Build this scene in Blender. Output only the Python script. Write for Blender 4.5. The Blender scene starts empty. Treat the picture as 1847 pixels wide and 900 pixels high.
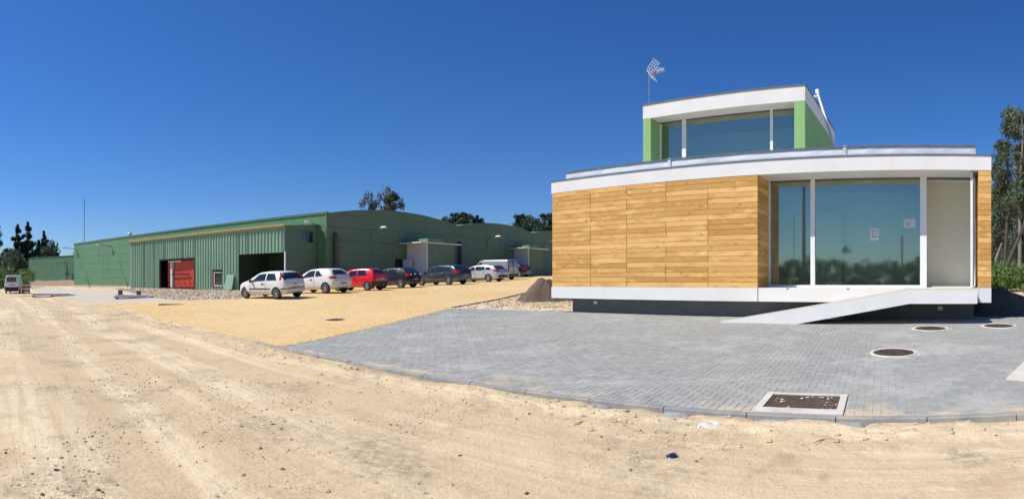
import bpy, math, random
import numpy as np
from math import sin, cos, tan, atan2, pi, radians, sqrt
from mathutils import Vector, Matrix, Euler

random.seed(7)
RNG = np.random.default_rng(11)
scene = bpy.context.scene
COL = scene.collection

# ------------------------------------------------------------------ camera (stitched phone panorama: cylindrical)
FPX, HOR, CX, EYE = 1020.0, 507.5, 923.5, 1.5
cam_data = bpy.data.cameras.new("camera")
cam_data.type = 'PANO'
cam_data.panorama_type = 'CENTRAL_CYLINDRICAL'
cam_data.central_cylindrical_range_u_min = -CX / FPX
cam_data.central_cylindrical_range_u_max = CX / FPX
cam_data.central_cylindrical_range_v_min = -(900 - HOR) / FPX
cam_data.central_cylindrical_range_v_max = HOR / FPX
cam_data.central_cylindrical_radius = 1.0
cam_data.clip_start = 0.05
cam_data.clip_end = 5000
cam = bpy.data.objects.new("camera", cam_data)
COL.objects.link(cam)
cam.location = (0, 0, EYE)
cam.rotation_euler = (radians(90), 0, 0)
scene.camera = cam

# ------------------------------------------------------------------ world and sun
SUN_EL = 50.5
SUN_H = Vector((-0.99, -0.144))
world = bpy.data.worlds.new("World")
scene.world = world
world.use_nodes = True
wn = world.node_tree
wn.nodes.clear()
sky = wn.nodes.new('ShaderNodeTexSky')
sky.sky_type = 'NISHITA'
sky.sun_disc = False
sky.sun_elevation = radians(SUN_EL)
sky.sun_rotation = atan2(SUN_H.x, SUN_H.y)
sky.altitude = 100
sky.air_density = 1.0
sky.dust_density = 0.25
sky.ozone_density = 5.0
gam = wn.nodes.new('ShaderNodeHueSaturation')
gam.inputs['Saturation'].default_value = 1.22
bg = wn.nodes.new('ShaderNodeBackground')
bg.inputs['Strength'].default_value = 0.079
wo = wn.nodes.new('ShaderNodeOutputWorld')
wn.links.new(sky.outputs[0], gam.inputs['Color'])
tint = wn.nodes.new('ShaderNodeVectorMath'); tint.operation = 'MULTIPLY'
tint.inputs[1].default_value = (0.78, 0.93, 1.24)
wn.links.new(gam.outputs[0], tint.inputs[0])
wn.links.new(tint.outputs[0], bg.inputs[0])
wn.links.new(bg.outputs[0], wo.inputs[0])
sl = bpy.data.lights.new("sun", 'SUN')
sl.energy = 4.8
sl.angle = radians(0.5)
sl.color = (1.0, 0.95, 0.87)
sun = bpy.data.objects.new("sun", sl)
COL.objects.link(sun)
sdir = Vector((SUN_H.x * cos(radians(SUN_EL)), SUN_H.y * cos(radians(SUN_EL)), sin(radians(SUN_EL))))
sun.rotation_euler = sdir.to_track_quat('Z', 'Y').to_euler()
sun.location = sdir * 60
scene.view_settings.view_transform = 'Standard'
scene.view_settings.look = 'None'
scene.view_settings.exposure = 0.2
scene.view_settings.gamma = 1.0
scene.cycles.max_bounces = 8
scene.cycles.transparent_max_bounces = 12

# ------------------------------------------------------------------ materials
def new_mat(name):
    m = bpy.data.materials.new(name)
    m.use_nodes = True
    nt = m.node_tree
    nt.nodes.clear()
    out = nt.nodes.new('ShaderNodeOutputMaterial')
    p = nt.nodes.new('ShaderNodeBsdfPrincipled')
    nt.links.new(p.outputs[0], out.inputs[0])
    return m, nt, p, out

def c4(c):
    return (c[0], c[1], c[2], 1.0)

def mixc(nt, a, b, fac, mode='MIX'):
    n = nt.nodes.new('ShaderNodeMix')
    n.data_type = 'RGBA'
    n.blend_type = mode
    n.clamp_factor = True
    for sock, v in ((6, a), (7, b)):
        if isinstance(v, (tuple, list)):
            n.inputs[sock].default_value = c4(v)
        else:
            nt.links.new(v, n.inputs[sock])
    if isinstance(fac, (int, float)):
        n.inputs[0].default_value = fac
    else:
        nt.links.new(fac, n.inputs[0])
    return n.outputs[2]

def coord(nt, scale=(1, 1, 1), rot=0.0, kind='Object'):
    tc = nt.nodes.new('ShaderNodeTexCoord')
    mp = nt.nodes.new('ShaderNodeMapping')
    mp.inputs['Scale'].default_value = scale
    mp.inputs['Rotation'].default_value = (0, 0, rot)
    if kind == 'World':
        g = nt.nodes.new('ShaderNodeNewGeometry')
        nt.links.new(g.outputs['Position'], mp.inputs[0])
    else:
        nt.links.new(tc.outputs[kind], mp.inputs[0])
    return mp.outputs[0]

def noise(nt, vec, scale, detail=4, rough=0.55, lo=0.3, hi=0.7):
    n = nt.nodes.new('ShaderNodeTexNoise')
    n.inputs['Scale'].default_value = scale
    n.inputs['Detail'].default_value = detail
    n.inputs['Roughness'].default_value = rough
    nt.links.new(vec, n.inputs['Vector'])
    r = nt.nodes.new('ShaderNodeMapRange')
    r.inputs['From Min'].default_value = lo
    r.inputs['From Max'].default_value = hi
    nt.links.new(n.outputs[0], r.inputs['Value'])
    return r.outputs[0]

def bump(nt, p, h, strength=0.3, dist=0.02):
    b = nt.nodes.new('ShaderNodeBump')
    b.inputs['Strength'].default_value = strength
    b.inputs['Distance'].default_value = dist
    nt.links.new(h, b.inputs['Height'])
    nt.links.new(b.outputs[0], p.inputs['Normal'])

def mottled(name, a, b, scale=2.0, rough=0.7, metal=0.0, bs=0.0, bd=0.01, kind='World', stretch=(1, 1, 1), dirt=None, spec=0.4):
    m, nt, p, out = new_mat(name)
    v = coord(nt, stretch, 0, kind)
    f = noise(nt, v, scale, 5, 0.6)
    c = mixc(nt, a, b, f)
    if dirt:
        f2 = noise(nt, v, scale * 0.37, 6, 0.65, 0.5, 0.75)
        c = mixc(nt, c, dirt, f2)
    nt.links.new(c, p.inputs['Base Color'])
    p.inputs['Roughness'].default_value = rough
    p.inputs['Metallic'].default_value = metal
    p.inputs['Specular IOR Level'].default_value = spec
    if bs:
        bump(nt, p, noise(nt, v, scale * 8, 4), bs, bd)
    return m

M = {}
M['render_white'] = mottled('white_render', (0.71, 0.71, 0.70), (0.66, 0.66, 0.65), 1.2, 0.75, bs=0.08, bd=0.003, dirt=(0.62, 0.61, 0.58))
def render_streaks():
    m = M['render_white']; nt = m.node_tree
    p = [n for n in nt.nodes if n.type == 'BSDF_PRINCIPLED'][0]
    src = p.inputs['Base Color'].links[0].from_socket
    v = coord(nt, (2.2, 2.2, 0.25), 0, 'World')
    f = noise(nt, v, 1.6, 5, 0.65, 0.58, 0.95)
    nt.links.new(mixc(nt, src, (0.60, 0.58, 0.53), f), p.inputs['Base Color'])
render_streaks()
M['plinth'] = mottled('grey_plinth_render', (0.15, 0.155, 0.15), (0.115, 0.12, 0.12), 2.0, 0.9)
M['tower_green'] = mottled('tower_green_render', (0.22, 0.40, 0.16), (0.25, 0.45, 0.19), 1.5, 0.8, bs=0.05, bd=0.002)
M['zinc'] = mottled('galvanised_sheet', (0.40, 0.45, 0.49), (0.56, 0.61, 0.65), 1.3, 0.55, 0.45, bs=0.05, bd=0.004)
M['grey_coping'] = mottled('grey_coping_metal', (0.10, 0.11, 0.12), (0.15, 0.16, 0.17), 3.0, 0.5, 0.3)
M['frame_white'] = mottled('white_frame_paint', (0.74, 0.77, 0.78), (0.66, 0.70, 0.72), 3.0, 0.45)
M['interior_white'] = mottled('interior_plaster', (0.86, 0.86, 0.84), (0.82, 0.82, 0.80), 0.8, 0.9)
M['interior_cream'] = mottled('cream_partition', (0.80, 0.76, 0.60), (0.74, 0.71, 0.58), 0.8, 0.85)
M['interior_floor'] = mottled('interior_floor', (0.35, 0.34, 0.32), (0.28, 0.27, 0.26), 1.5, 0.5)
M['interior_pale_floor'] = mottled('pale_screed_floor', (0.58, 0.56, 0.52), (0.52, 0.50, 0.46), 1.5, 0.5)
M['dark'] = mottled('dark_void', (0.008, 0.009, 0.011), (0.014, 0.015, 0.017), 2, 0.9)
M['black_metal'] = mottled('black_metal', (0.02, 0.02, 0.022), (0.035, 0.035, 0.04), 5, 0.5, 0.3)
M['steel'] = mottled('brushed_steel', (0.42, 0.43, 0.44), (0.55, 0.56, 0.57), 6, 0.35, 0.8)
M['concrete'] = mottled('pale_concrete', (0.52, 0.49, 0.44), (0.42, 0.40, 0.37), 3.0, 0.9, bs=0.25, bd=0.004, dirt=(0.5, 0.43, 0.32))
M['collar'] = mottled('white_concrete', (0.66, 0.62, 0.54), (0.56, 0.52, 0.45), 6.0, 0.9, bs=0.3, bd=0.004, dirt=(0.46, 0.40, 0.31))
M['kerb'] = mottled('kerb_concrete', (0.31, 0.31, 0.30), (0.22, 0.225, 0.22), 5.0, 0.9, bs=0.3, bd=0.004, dirt=(0.42, 0.37, 0.29))
M['mortar'] = mottled('grey_mortar', (0.22, 0.225, 0.22), (0.36, 0.365, 0.36), 9.0, 0.9, bs=0.6, bd=0.01)
M['iron'] = mottled('rusty_iron', (0.06, 0.042, 0.034), (0.12, 0.085, 0.066), 25.0, 0.8, 0.2, bs=0.4, bd=0.004, dirt=(0.2, 0.15, 0.11))
M['ramp_top'] = mottled('ramp_screed', (0.66, 0.58, 0.43), (0.56, 0.49, 0.37), 3.0, 0.9, bs=0.2, bd=0.004)
M['soil'] = mottled('brown_soil', (0.17, 0.13, 0.095), (0.24, 0.185, 0.135), 6.0, 0.95, bs=0.9, bd=0.05)
M['red'] = mottled('red_paint', (0.56, 0.06, 0.022), (0.47, 0.048, 0.018), 2.0, 0.5)
M['trim_yellow'] = mottled('ochre_trim', (0.52, 0.33, 0.10), (0.42, 0.26, 0.08), 3.0, 0.7)
M['panel_white'] = mottled('white_door_panel', (0.72, 0.70, 0.68), (0.66, 0.65, 0.64), 1.0, 0.6)
M['duct'] = mottled('dark_duct_paint', (0.07, 0.075, 0.07), (0.10, 0.10, 0.095), 3.0, 0.6, 0.2)
M['lamp_glass'] = mottled('lamp_housing', (0.80, 0.80, 0.78), (0.72, 0.72, 0.70), 3.0, 0.4)
M['rubber'] = mottled('tyre_rubber', (0.018, 0.018, 0.019), (0.03, 0.03, 0.03), 8.0, 0.85)
M['rim'] = mottled('wheel_cover', (0.50, 0.51, 0.52), (0.42, 0.43, 0.44), 6.0, 0.35, 0.6)
M['trim_black'] = mottled('black_plastic', (0.022, 0.022, 0.024), (0.035, 0.035, 0.037), 6.0, 0.6)
M['tail_red'] = mottled('tail_light_red', (0.50, 0.015, 0.02), (0.40, 0.01, 0.015), 6.0, 0.2)
M['lamp_clear'] = mottled('clear_lamp', (0.75, 0.76, 0.78), (0.65, 0.66, 0.68), 6.0, 0.15)
M['plate'] = mottled('number_plate', (0.26, 0.25, 0.23), (0.34, 0.33, 0.30), 6.0, 0.6)
M['paper'] = mottled('dimmed_paper', (0.56, 0.60, 0.60), (0.50, 0.54, 0.54), 3.0, 0.8)  # white greyed to imitate paper dimmed behind the glass
M['print'] = mottled('grey_print', (0.30, 0.36, 0.39), (0.36, 0.42, 0.44), 3.0, 0.8)
M['blue_plastic'] = mottled('blue_plastic', (0.012, 0.015, 0.08), (0.02, 0.03, 0.14), 8.0, 0.35)
M['pole_wood'] = mottled('weathered_pole', (0.12, 0.10, 0.08), (0.18, 0.15, 0.12), 3.0, 0.9)
M['debris_white'] = mottled('white_scrap', (0.78, 0.76, 0.72), (0.6, 0.58, 0.54), 12.0, 0.8)
M['orange'] = mottled('orange_paint', (0.6, 0.2, 0.05), (0.5, 0.16, 0.04), 5.0, 0.6)
M['white_pipe'] = mottled('white_pipe', (0.66, 0.66, 0.65), (0.58, 0.58, 0.57), 5.0, 0.5)

def green_sheet(name, a, b, line=0.0):
    m, nt, p, out = new_mat(name)
    v = coord(nt, (1, 1, 1), 0, 'World')
    f = noise(nt, v, 0.35, 5, 0.6)
    c = mixc(nt, a, b, f)
    v2 = coord(nt, (0.6, 0.6, 0.05), 0, 'World')
    f2 = noise(nt, v2, 3.0, 4, 0.6, 0.5, 0.8)
    c = mixc(nt, c, (a[0] * 0.8, a[1] * 0.8, a[2] * 0.8), f2)
    nt.links.new(c, p.inputs['Base Color'])
    p.inputs['Roughness'].default_value = 0.5
    p.inputs['Specular IOR Level'].default_value = 0.35
    bump(nt, p, noise(nt, v, 6.0, 2), 0.05, 0.01)
    return m
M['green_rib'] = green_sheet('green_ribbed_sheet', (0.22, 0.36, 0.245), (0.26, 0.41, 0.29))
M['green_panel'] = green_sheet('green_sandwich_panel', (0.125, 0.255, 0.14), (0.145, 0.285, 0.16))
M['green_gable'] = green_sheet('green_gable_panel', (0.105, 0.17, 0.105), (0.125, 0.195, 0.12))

def wood_mat():
    m, nt, p, out = new_mat('pine_board')
    oi = nt.nodes.new('ShaderNodeObjectInfo')
    tc = nt.nodes.new('ShaderNodeTexCoord')
    add = nt.nodes.new('ShaderNodeVectorMath'); add.operation = 'MULTIPLY_ADD'
    comb = nt.nodes.new('ShaderNodeCombineXYZ')
    for i in range(3):
        nt.links.new(oi.outputs['Random'], comb.inputs[i])
    add.inputs[1].default_value = (37.0, 53.0, 91.0)
    nt.links.new(comb.outputs[0], add.inputs[0])
    nt.links.new(tc.outputs['Object'], add.inputs[2])
    mp = nt.nodes.new('ShaderNodeMapping')
    mp.inputs['Scale'].default_value = (1.0, 1.0, 9.0)
    nt.links.new(add.outputs[0], mp.inputs[0])
    g1 = noise(nt, mp.outputs[0], 2.2, 6, 0.65, 0.32, 0.68)
    g2 = noise(nt, mp.outputs[0], 12.0, 3, 0.6, 0.3, 0.7)
    c = mixc(nt, (0.60, 0.36, 0.12), (0.76, 0.51, 0.215), g1)
    c = mixc(nt, c, (0.58, 0.33, 0.11), g2)
    # fewer dark streaks
    nt.nodes[-1]
    mx = nt.nodes.new('ShaderNodeMix'); mx.data_type = 'RGBA'; mx.blend_type = 'MIX'
    base = mixc(nt, (0.40, 0.205, 0.052), (0.86, 0.58, 0.25), oi.outputs['Random'])
    c2 = mixc(nt, c, base, 0.62)
    mlong = nt.nodes.new('ShaderNodeMapping'); mlong.inputs['Scale'].default_value = (0.9, 0.9, 3.0)
    nt.links.new(add.outputs[0], mlong.inputs[0])
    c2 = mixc(nt, c2, (0.50, 0.265, 0.075), noise(nt, mlong.outputs[0], 1.3, 4, 0.6, 0.5, 0.72))
    c2 = mixc(nt, c2, (0.86, 0.60, 0.27), noise(nt, mlong.outputs[0], 2.1, 3, 0.6, 0.56, 0.8))
    # knots
    mk = nt.nodes.new('ShaderNodeMapping')
    mk.inputs['Scale'].default_value = (1.9, 1.9, 5.5)
    nt.links.new(add.outputs[0], mk.inputs[0])
    vo = nt.nodes.new('ShaderNodeTexVoronoi')
    vo.inputs['Scale'].default_value = 1.0
    nt.links.new(mk.outputs[0], vo.inputs['Vector'])
    r = nt.nodes.new('ShaderNodeMapRange')
    r.inputs['From Min'].default_value = 0.05
    r.inputs['From Max'].default_value = 0.16
    r.inputs['To Min'].default_value = 0.75
    r.inputs['To Max'].default_value = 0.0
    nt.links.new(vo.outputs['Distance'], r.inputs['Value'])
    c3 = mixc(nt, c2, (0.25, 0.11, 0.04), r.outputs[0])
    nt.nodes.remove(mx)
    c3 = mixc(nt, c3, (1.0, 0.94, 0.82), 1.0, 'MULTIPLY')
    nt.links.new(c3, p.inputs['Base Color'])
    p.inputs['Roughness'].default_value = 0.62
    p.inputs['Specular IOR Level'].default_value = 0.3
    bump(nt, p, g2, 0.12, 0.004)
    return m
M['wood'] = wood_mat()

def glass_mat(name, tint, refl, fac):
    m, nt, p, out = new_mat(name)
    nt.nodes.remove(p)
    g = nt.nodes.new('ShaderNodeBsdfGlossy'); g.inputs['Roughness'].default_value = 0.03
    g.inputs['Color'].default_value = c4(refl)
    t = nt.nodes.new('ShaderNodeBsdfTransparent'); t.inputs['Color'].default_value = c4(tint)
    fr = nt.nodes.new('ShaderNodeFresnel'); fr.inputs['IOR'].default_value = 1.5
    ad = nt.nodes.new('ShaderNodeMath'); ad.operation = 'ADD'; ad.use_clamp = True
    ad.inputs[1].default_value = fac
    nt.links.new(fr.outputs[0], ad.inputs[0])
    mx = nt.nodes.new('ShaderNodeMixShader')
    nt.links.new(ad.outputs[0], mx.inputs[0])
    nt.links.new(t.outputs[0], mx.inputs[1])
    nt.links.new(g.outputs[0], mx.inputs[2])
    nt.links.new(mx.outputs[0], out.inputs[0])
    return m
M['glass'] = glass_mat('green_tinted_glass', (0.80, 0.90, 0.84), (1.0, 0.95, 0.78), 0.18)
def car_glass():
    m, nt, p, out = new_mat('car_glass')
    p.inputs['Base Color'].default_value = (0.012, 0.015, 0.018, 1)
    p.inputs['Roughness'].default_value = 0.06
    p.inputs['Specular IOR Level'].default_value = 0.8
    v = coord(nt, (1, 1, 1), 0, 'Object')
    c = mixc(nt, (0.01, 0.013, 0.016), (0.03, 0.034, 0.038), noise(nt, v, 3.0))
    nt.links.new(c, p.inputs['Base Color'])
    return m
M['car_glass'] = car_glass()

def paint(name, col, metallic=0.0):
    m, nt, p, out = new_mat(name)
    v = coord(nt, (1, 1, 1), 0, 'Object')
    d = tuple(x * 0.86 for x in col)
    c = mixc(nt, col, d, noise(nt, v, 1.7, 4))
    # road dust low on the body
    sep = nt.nodes.new('ShaderNodeSeparateXYZ')
    nt.links.new(v, sep.inputs[0])
    r = nt.nodes.new('ShaderNodeMapRange')
    r.inputs['From Min'].default_value = 0.2
    r.inputs['From Max'].default_value = 0.62
    r.inputs['To Min'].default_value = 0.4
    r.inputs['To Max'].default_value = 0.0
    nt.links.new(sep.outputs[2], r.inputs['Value'])
    c = mixc(nt, c, (0.38, 0.31, 0.22), r.outputs[0])
    nt.links.new(c, p.inputs['Base Color'])
    p.inputs['Metallic'].default_value = metallic
    p.inputs['Roughness'].default_value = 0.24
    p.inputs['Coat Weight'].default_value = 0.3
    p.inputs['Coat Roughness'].default_value = 0.04
    return m

# ------------------------------------------------------------------ geometry axes
NK = (0.6077, 0.7942)      # away from the kerb, uphill
TK = (-0.7942, 0.6077)     # along the kerb, to the left
SK = 6.27
FN = (0.672, 0.7406)       # facade frame: y axis (away)
FT = (0.7406, -0.672)      # facade frame: x axis (to the right)
FROT = atan2(FT[1], FT[0])
WE = (0.934, -0.357)       # long factory wall frame: x axis
WN = (0.357, 0.934)
WROT = atan2(WE[1], WE[0])

def az(px):
    return (px - CX) / FPX

def polar(px, d):
    a = az(px)
    return (d * sin(a), d * cos(a))

# terrain: thin plate spline through surveyed levels
_cp = []
def cp(x, y, z):
    _cp.append((x, y, z))
for s in (-14, -6, 0, 8, 20, 40, 65):
    cp(SK * NK[0] + s * TK[0], SK * NK[1] + s * TK[1], 0.0)
    cp(1.0 * NK[0] + s * TK[0], 1.0 * NK[1] + s * TK[1], 0.0)
    cp(-8 * NK[0] + s * TK[0], -8 * NK[1] + s * TK[1], 0.0)
for l in (-16, -10, -5, 0, 5, 9):
    cp(15.6 * FN[0] + l * FT[0], 15.6 * FN[1] + l * FT[1], 0.46)
    cp(22 * FN[0] + l * FT[0], 22 * FN[1] + l * FT[1], 0.62)
for x, y, z in ((-12.87, 28.2, .62), (-10.8, 31.2, .78), (-9.2, 34.5, .9), (-7.9, 39.2, 1.02), (-4.7, 40.7, 1.22), (-2.1, 48.5, 1.45), (-1, 55, 1.66),
                (-17.8, 42.0, .78), (-40.6, 50.7, .74), (-63.3, 64.7, .7), (-74, 75.8, 1.0), (-89.5, 78.4, 1.0), (-57.9, 47.7, 0.0),
                (-15.5, 45.6, .95), (-5.71, 58.9, 1.72), (2.43, 67.95, 2.2), (12, 78, 2.5), (4, 40, 1.45), (10, 30, 1.0),
                (24, 19, 1.15), (34, 26, 1.5), (60, 40, 1.8), (40, 0, 0.3), (0, -40, 0), (-60, -20, 0), (60, -40, 0), (0, 130, 3.0),
                (-90, 130, 2.0), (90, 110, 3.0), (-160, 60, 0.3), (-150, 140, 1.5)):
    cp(x, y, z)
for k in range(12):
    a = 2 * pi * k / 12
    cp(400 * sin(a), 400 * cos(a), 1.0 + 1.5 * max(0, cos(a)))
    cp(1200 * sin(a), 1200 * cos(a), 1.5)
_P = np.array(_cp)
def _tps_fit():
    n = len(_P)
    d2 = ((_P[:, None, :2] - _P[None, :, :2]) ** 2).sum(-1) / 100.0
    K = 0.5 * d2 * np.log(d2 + 1e-9)
    K += np.eye(n) * 0.02
    A = np.zeros((n + 3, n + 3))
    A[:n, :n] = K
    A[:n, n] = 1
    A[:n, n + 1:] = _P[:, :2] / 10.0
    A[n:, :n] = A[:n, n:].T
    b = np.zeros(n + 3)
    b[:n] = _P[:, 2]
    return np.linalg.solve(A, b)
_W = _tps_fit()
def G(x, y):
    x = np.atleast_1d(np.asarray(x, float)); y = np.atleast_1d(np.asarray(y, float))
    shp = x.shape
    x = x.ravel(); y = y.ravel()
    out = np.empty_like(x)
    for i in range(0, len(x), 20000):
        xs, ys = x[i:i + 20000], y[i:i + 20000]
        d2 = ((xs[:, None] - _P[None, :, 0]) ** 2 + (ys[:, None] - _P[None, :, 1]) ** 2) / 100.0
        out[i:i + 20000] = (0.5 * d2 * np.log(d2 + 1e-9)) @ _W[:-3] + _W[-3] + (xs * _W[-2] + ys * _W[-1]) / 10.0
    return out.reshape(shp)
def g1(x, y):
    return float(G(x, y)[0])
def gp(px, py):
    """the point of the ground seen at a pixel of the photograph"""
    a = az(px); s = -(py - HOR) / FPX
    lo, hi = 2.0, 300.0
    ds = np.geomspace(lo, hi, 600)
    diff = (EYE + s * ds) - G(ds * sin(a), ds * cos(a))
    idx = np.where(diff < 0)[0]
    i = idx[0] if len(idx) else len(ds) - 1
    if i > 0:
        f = diff[i - 1] / (diff[i - 1] - diff[i])
        d = ds[i - 1] + f * (ds[i] - ds[i - 1])
    else:
        d = ds[0]
    x, y = d * sin(a), d * cos(a)
    return (x, y)

def vnoise(x, y, seed=0):
    xi = np.floor(x).astype(np.int64); yi = np.floor(y).astype(np.int64)
    fx = x - xi; fy = y - yi
    fx = fx * fx * (3 - 2 * fx); fy = fy * fy * (3 - 2 * fy)
    def h(a, b):
        v = (a * 374761393 + b * 668265263 + seed * 974634777) & 0xFFFFFFFF
        v = ((v ^ (v >> 13)) * 1274126177) & 0xFFFFFFFF
        return ((v ^ (v >> 16)) & 0xFFFF) / 65535.0
    return (h(xi, yi) * (1 - fx) + h(xi + 1, yi) * fx) * (1 - fy) + (h(xi, yi + 1) * (1 - fx) + h(xi + 1, yi + 1) * fx) * fy
def fbm(x, y, o=4, seed=0):
    s = 0; a = 0.5
    for k in range(o):
        s = s + a * vnoise(x * 2 ** k, y * 2 ** k, seed + k)
        a *= 0.5
    return s

# ------------------------------------------------------------------ object helpers
OFF = {}
def props(o, label=None, cat=None, group=None, kind=None):
    if label: o['label'] = label
    if cat: o['category'] = cat
    if group: o['group'] = group
    if kind: o['kind'] = kind
    return o

def thing(name, base, rot=0.0, label=None, cat=None, group=None, kind=None, frame=(0.0, 0.0, 0.0)):
    """Empty at world BASE; parts are given in the frame's own coordinates, FRAME being the base's place in them"""
    o = bpy.data.objects.new(name, None)
    o.empty_display_size = 0.3
    COL.objects.link(o)
    o.location = base
    o.rotation_euler = (0, 0, rot)
    OFF[o.name] = frame
    return props(o, label, cat, group, kind)

class MB:
    def __init__(self):
        self.v = []; self.f = []; self.sm = []
    def quad_strip(self, rows, close=False, smooth=True):
        b = len(self.v); n = len(rows[0])
        for r in rows: self.v.extend(r)
        for i in range(len(rows) - 1):
            for j in range(n if close else n - 1):
                j2 = (j + 1) % n
                self.f.append((b + i * n + j, b + i * n + j2, b + (i + 1) * n + j2, b + (i + 1) * n + j)); self.sm.append(smooth)
    def face(self, pts, smooth=False):
        b = len(self.v); self.v.extend(pts); self.f.append(tuple(range(b, b + len(pts)))); self.sm.append(smooth)
    def box(self, x0, x1, y0, y1, z0, z1):
        b = len(self.v)
        self.v += [(x0, y0, z0), (x1, y0, z0), (x1, y1, z0), (x0, y1, z0), (x0, y0, z1), (x1, y0, z1), (x1, y1, z1), (x0, y1, z1)]
        for f in ((0, 3, 2, 1), (4, 5, 6, 7), (0, 1, 5, 4), (1, 2, 6, 5), (2, 3, 7, 6), (3, 0, 4, 7)):
            self.f.append(tuple(b + i for i in f)); self.sm.append(False)
        return self
    def bbox(self, x0, x1, y0, y1, z0, z1, e=0.006):
        """box whose front (-y) edges are chamfered"""
        b = len(self.v)
        self.v += [(x0, y0 + e, z0), (x1, y0 + e, z0), (x1, y1, z0), (x0, y1, z0), (x0, y0 + e, z1), (x1, y0 + e, z1), (x1, y1, z1), (x0, y1, z1),
                   (x0 + e, y0, z0 + e), (x1 - e, y0, z0 + e), (x1 - e, y0, z1 - e), (x0 + e, y0, z1 - e)]
        for f in ((0, 3, 2, 1), (4, 5, 6, 7), (1, 2, 6, 5), (2, 3, 7, 6), (3, 0, 4, 7), (8, 9, 10, 11), (0, 1, 9, 8), (1, 5, 10, 9), (5, 4, 11, 10), (4, 0, 8, 11)):
            self.f.append(tuple(b + i for i in f)); self.sm.append(False)
        return self
    def prism(self, poly, z0, z1):
        """vertical prism over a polygon in plan (counter-clockwise)"""
        n = len(poly); b = len(self.v)
        self.v += [(p[0], p[1], z0) for p in poly] + [(p[0], p[1], z1) for p in poly]
        self.f.append(tuple(b + n + i for i in range(n))); self.sm.append(False)
        self.f.append(tuple(b + n - 1 - i for i in range(n))); self.sm.append(False)
        for i in range(n):
            j = (i + 1) % n
            self.f.append((b + i, b + j, b + n + j, b + n + i)); self.sm.append(False)
        return self
    def prism_y(self, poly, y0, y1):
        """polygon in x,z pushed along y"""
        n = len(poly); b = len(self.v)
        self.v += [(p[0], y0, p[1]) for p in poly] + [(p[0], y1, p[1]) for p in poly]
        self.f.append(tuple(b + i for i in range(n))); self.sm.append(False)
        self.f.append(tuple(b + 2 * n - 1 - i for i in range(n))); self.sm.append(False)
        for i in range(n):
            j = (i + 1) % n
            self.f.append((b + i, b + n + i, b + n + j, b + j)); self.sm.append(False)
        return self
    def tube(self, pts, rad, n=8, cap=True, smooth=True):
        pts = [Vector(p) for p in pts]
        if not isinstance(rad, (list, tuple)): rad = [rad] * len(pts)
        rows = []
        up = Vector((0, 0, 1))
        for i, p in enumerate(pts):
            d = (pts[min(i + 1, len(pts) - 1)] - pts[max(i - 1, 0)]).normalized()
            a = d.cross(up)
            if a.length < 1e-3: a = d.cross(Vector((1, 0, 0)))
            a.normalize(); c = a.cross(d).normalized()
            rows.append([tuple(p + (a * cos(2 * pi * k / n) + c * sin(2 * pi * k / n)) * rad[i]) for k in range(n)])
        self.quad_strip(rows, True, smooth)
        if cap:
            self.face(rows[0]); self.face(rows[-1][::-1])
        return self
    def lathe(self, prof, n=24, origin=(0, 0, 0), axis='z', smooth=True):
        rows = []
        for r, h in prof:
            row = []
            for k in range(n):
                a = 2 * pi * k / n
                if axis == 'z': row.append((origin[0] + r * cos(a), origin[1] + r * sin(a), origin[2] + h))
                else: row.append((origin[0] + r * cos(a), origin[1] + h, origin[2] + r * sin(a)))
            rows.append(row)
        self.quad_strip(rows, True, smooth)
        return self
    def build(self, name, mat, root=None, attr=None):
        me = bpy.data.meshes.new(name)
        off = OFF.get(root.name, (0, 0, 0)) if root is not None else (0, 0, 0)
        v = [(a - off[0], b - off[1], c - off[2]) for a, b, c in self.v]
        me.from_pydata(v, [], self.f)
        me.polygons.foreach_set('use_smooth', self.sm)
        if mat is not None: me.materials.append(M[mat] if isinstance(mat, str) else mat)
        me.update()
        o = bpy.data.objects.new(name, me)
        COL.objects.link(o)
        if root is not None:
            o.parent = root
            OFF[o.name] = off
        return o

def np_mesh(name, verts, faces, mat, root=None, smooth=False, k=4):
    """fast mesh of equal-sized faces from arrays"""
    me = bpy.data.meshes.new(name)
    verts = np.asarray(verts, np.float32); faces = np.asarray(faces, np.int32)
    me.vertices.add(len(verts)); me.vertices.foreach_set('co', verts.ravel())
    me.loops.add(faces.size); me.loops.foreach_set('vertex_index', faces.ravel())
    me.polygons.add(len(faces))
    me.polygons.foreach_set('loop_start', np.arange(0, faces.size, k, dtype=np.int32))
    me.polygons.foreach_set('loop_total', np.full(len(faces), k, np.int32))
    me.polygons.foreach_set('use_smooth', np.full(len(faces), smooth, bool))
    me.update(calc_edges=True)
    me.validate()
    if mat is not None: me.materials.append(M[mat] if isinstance(mat, str) else mat)
    o = bpy.data.objects.new(name, me)
    COL.objects.link(o)
    if root is not None: o.parent = root
    return o

def one(name, mb, mat, label, cat, base=None, group=None, kind=None):
    """a thing that is a single mesh, its origin at its base"""
    if base is None:
        xs = [v[0] for v in mb.v]; ys = [v[1] for v in mb.v]; zs = [v[2] for v in mb.v]
        base = ((min(xs) + max(xs)) / 2, (min(ys) + max(ys)) / 2, min(zs))
    mb.v = [(a - base[0], b - base[1], c - base[2]) for a, b, c in mb.v]
    o = mb.build(name, mat)
    o.location = base
    return props(o, label, cat, group, kind)

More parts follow.
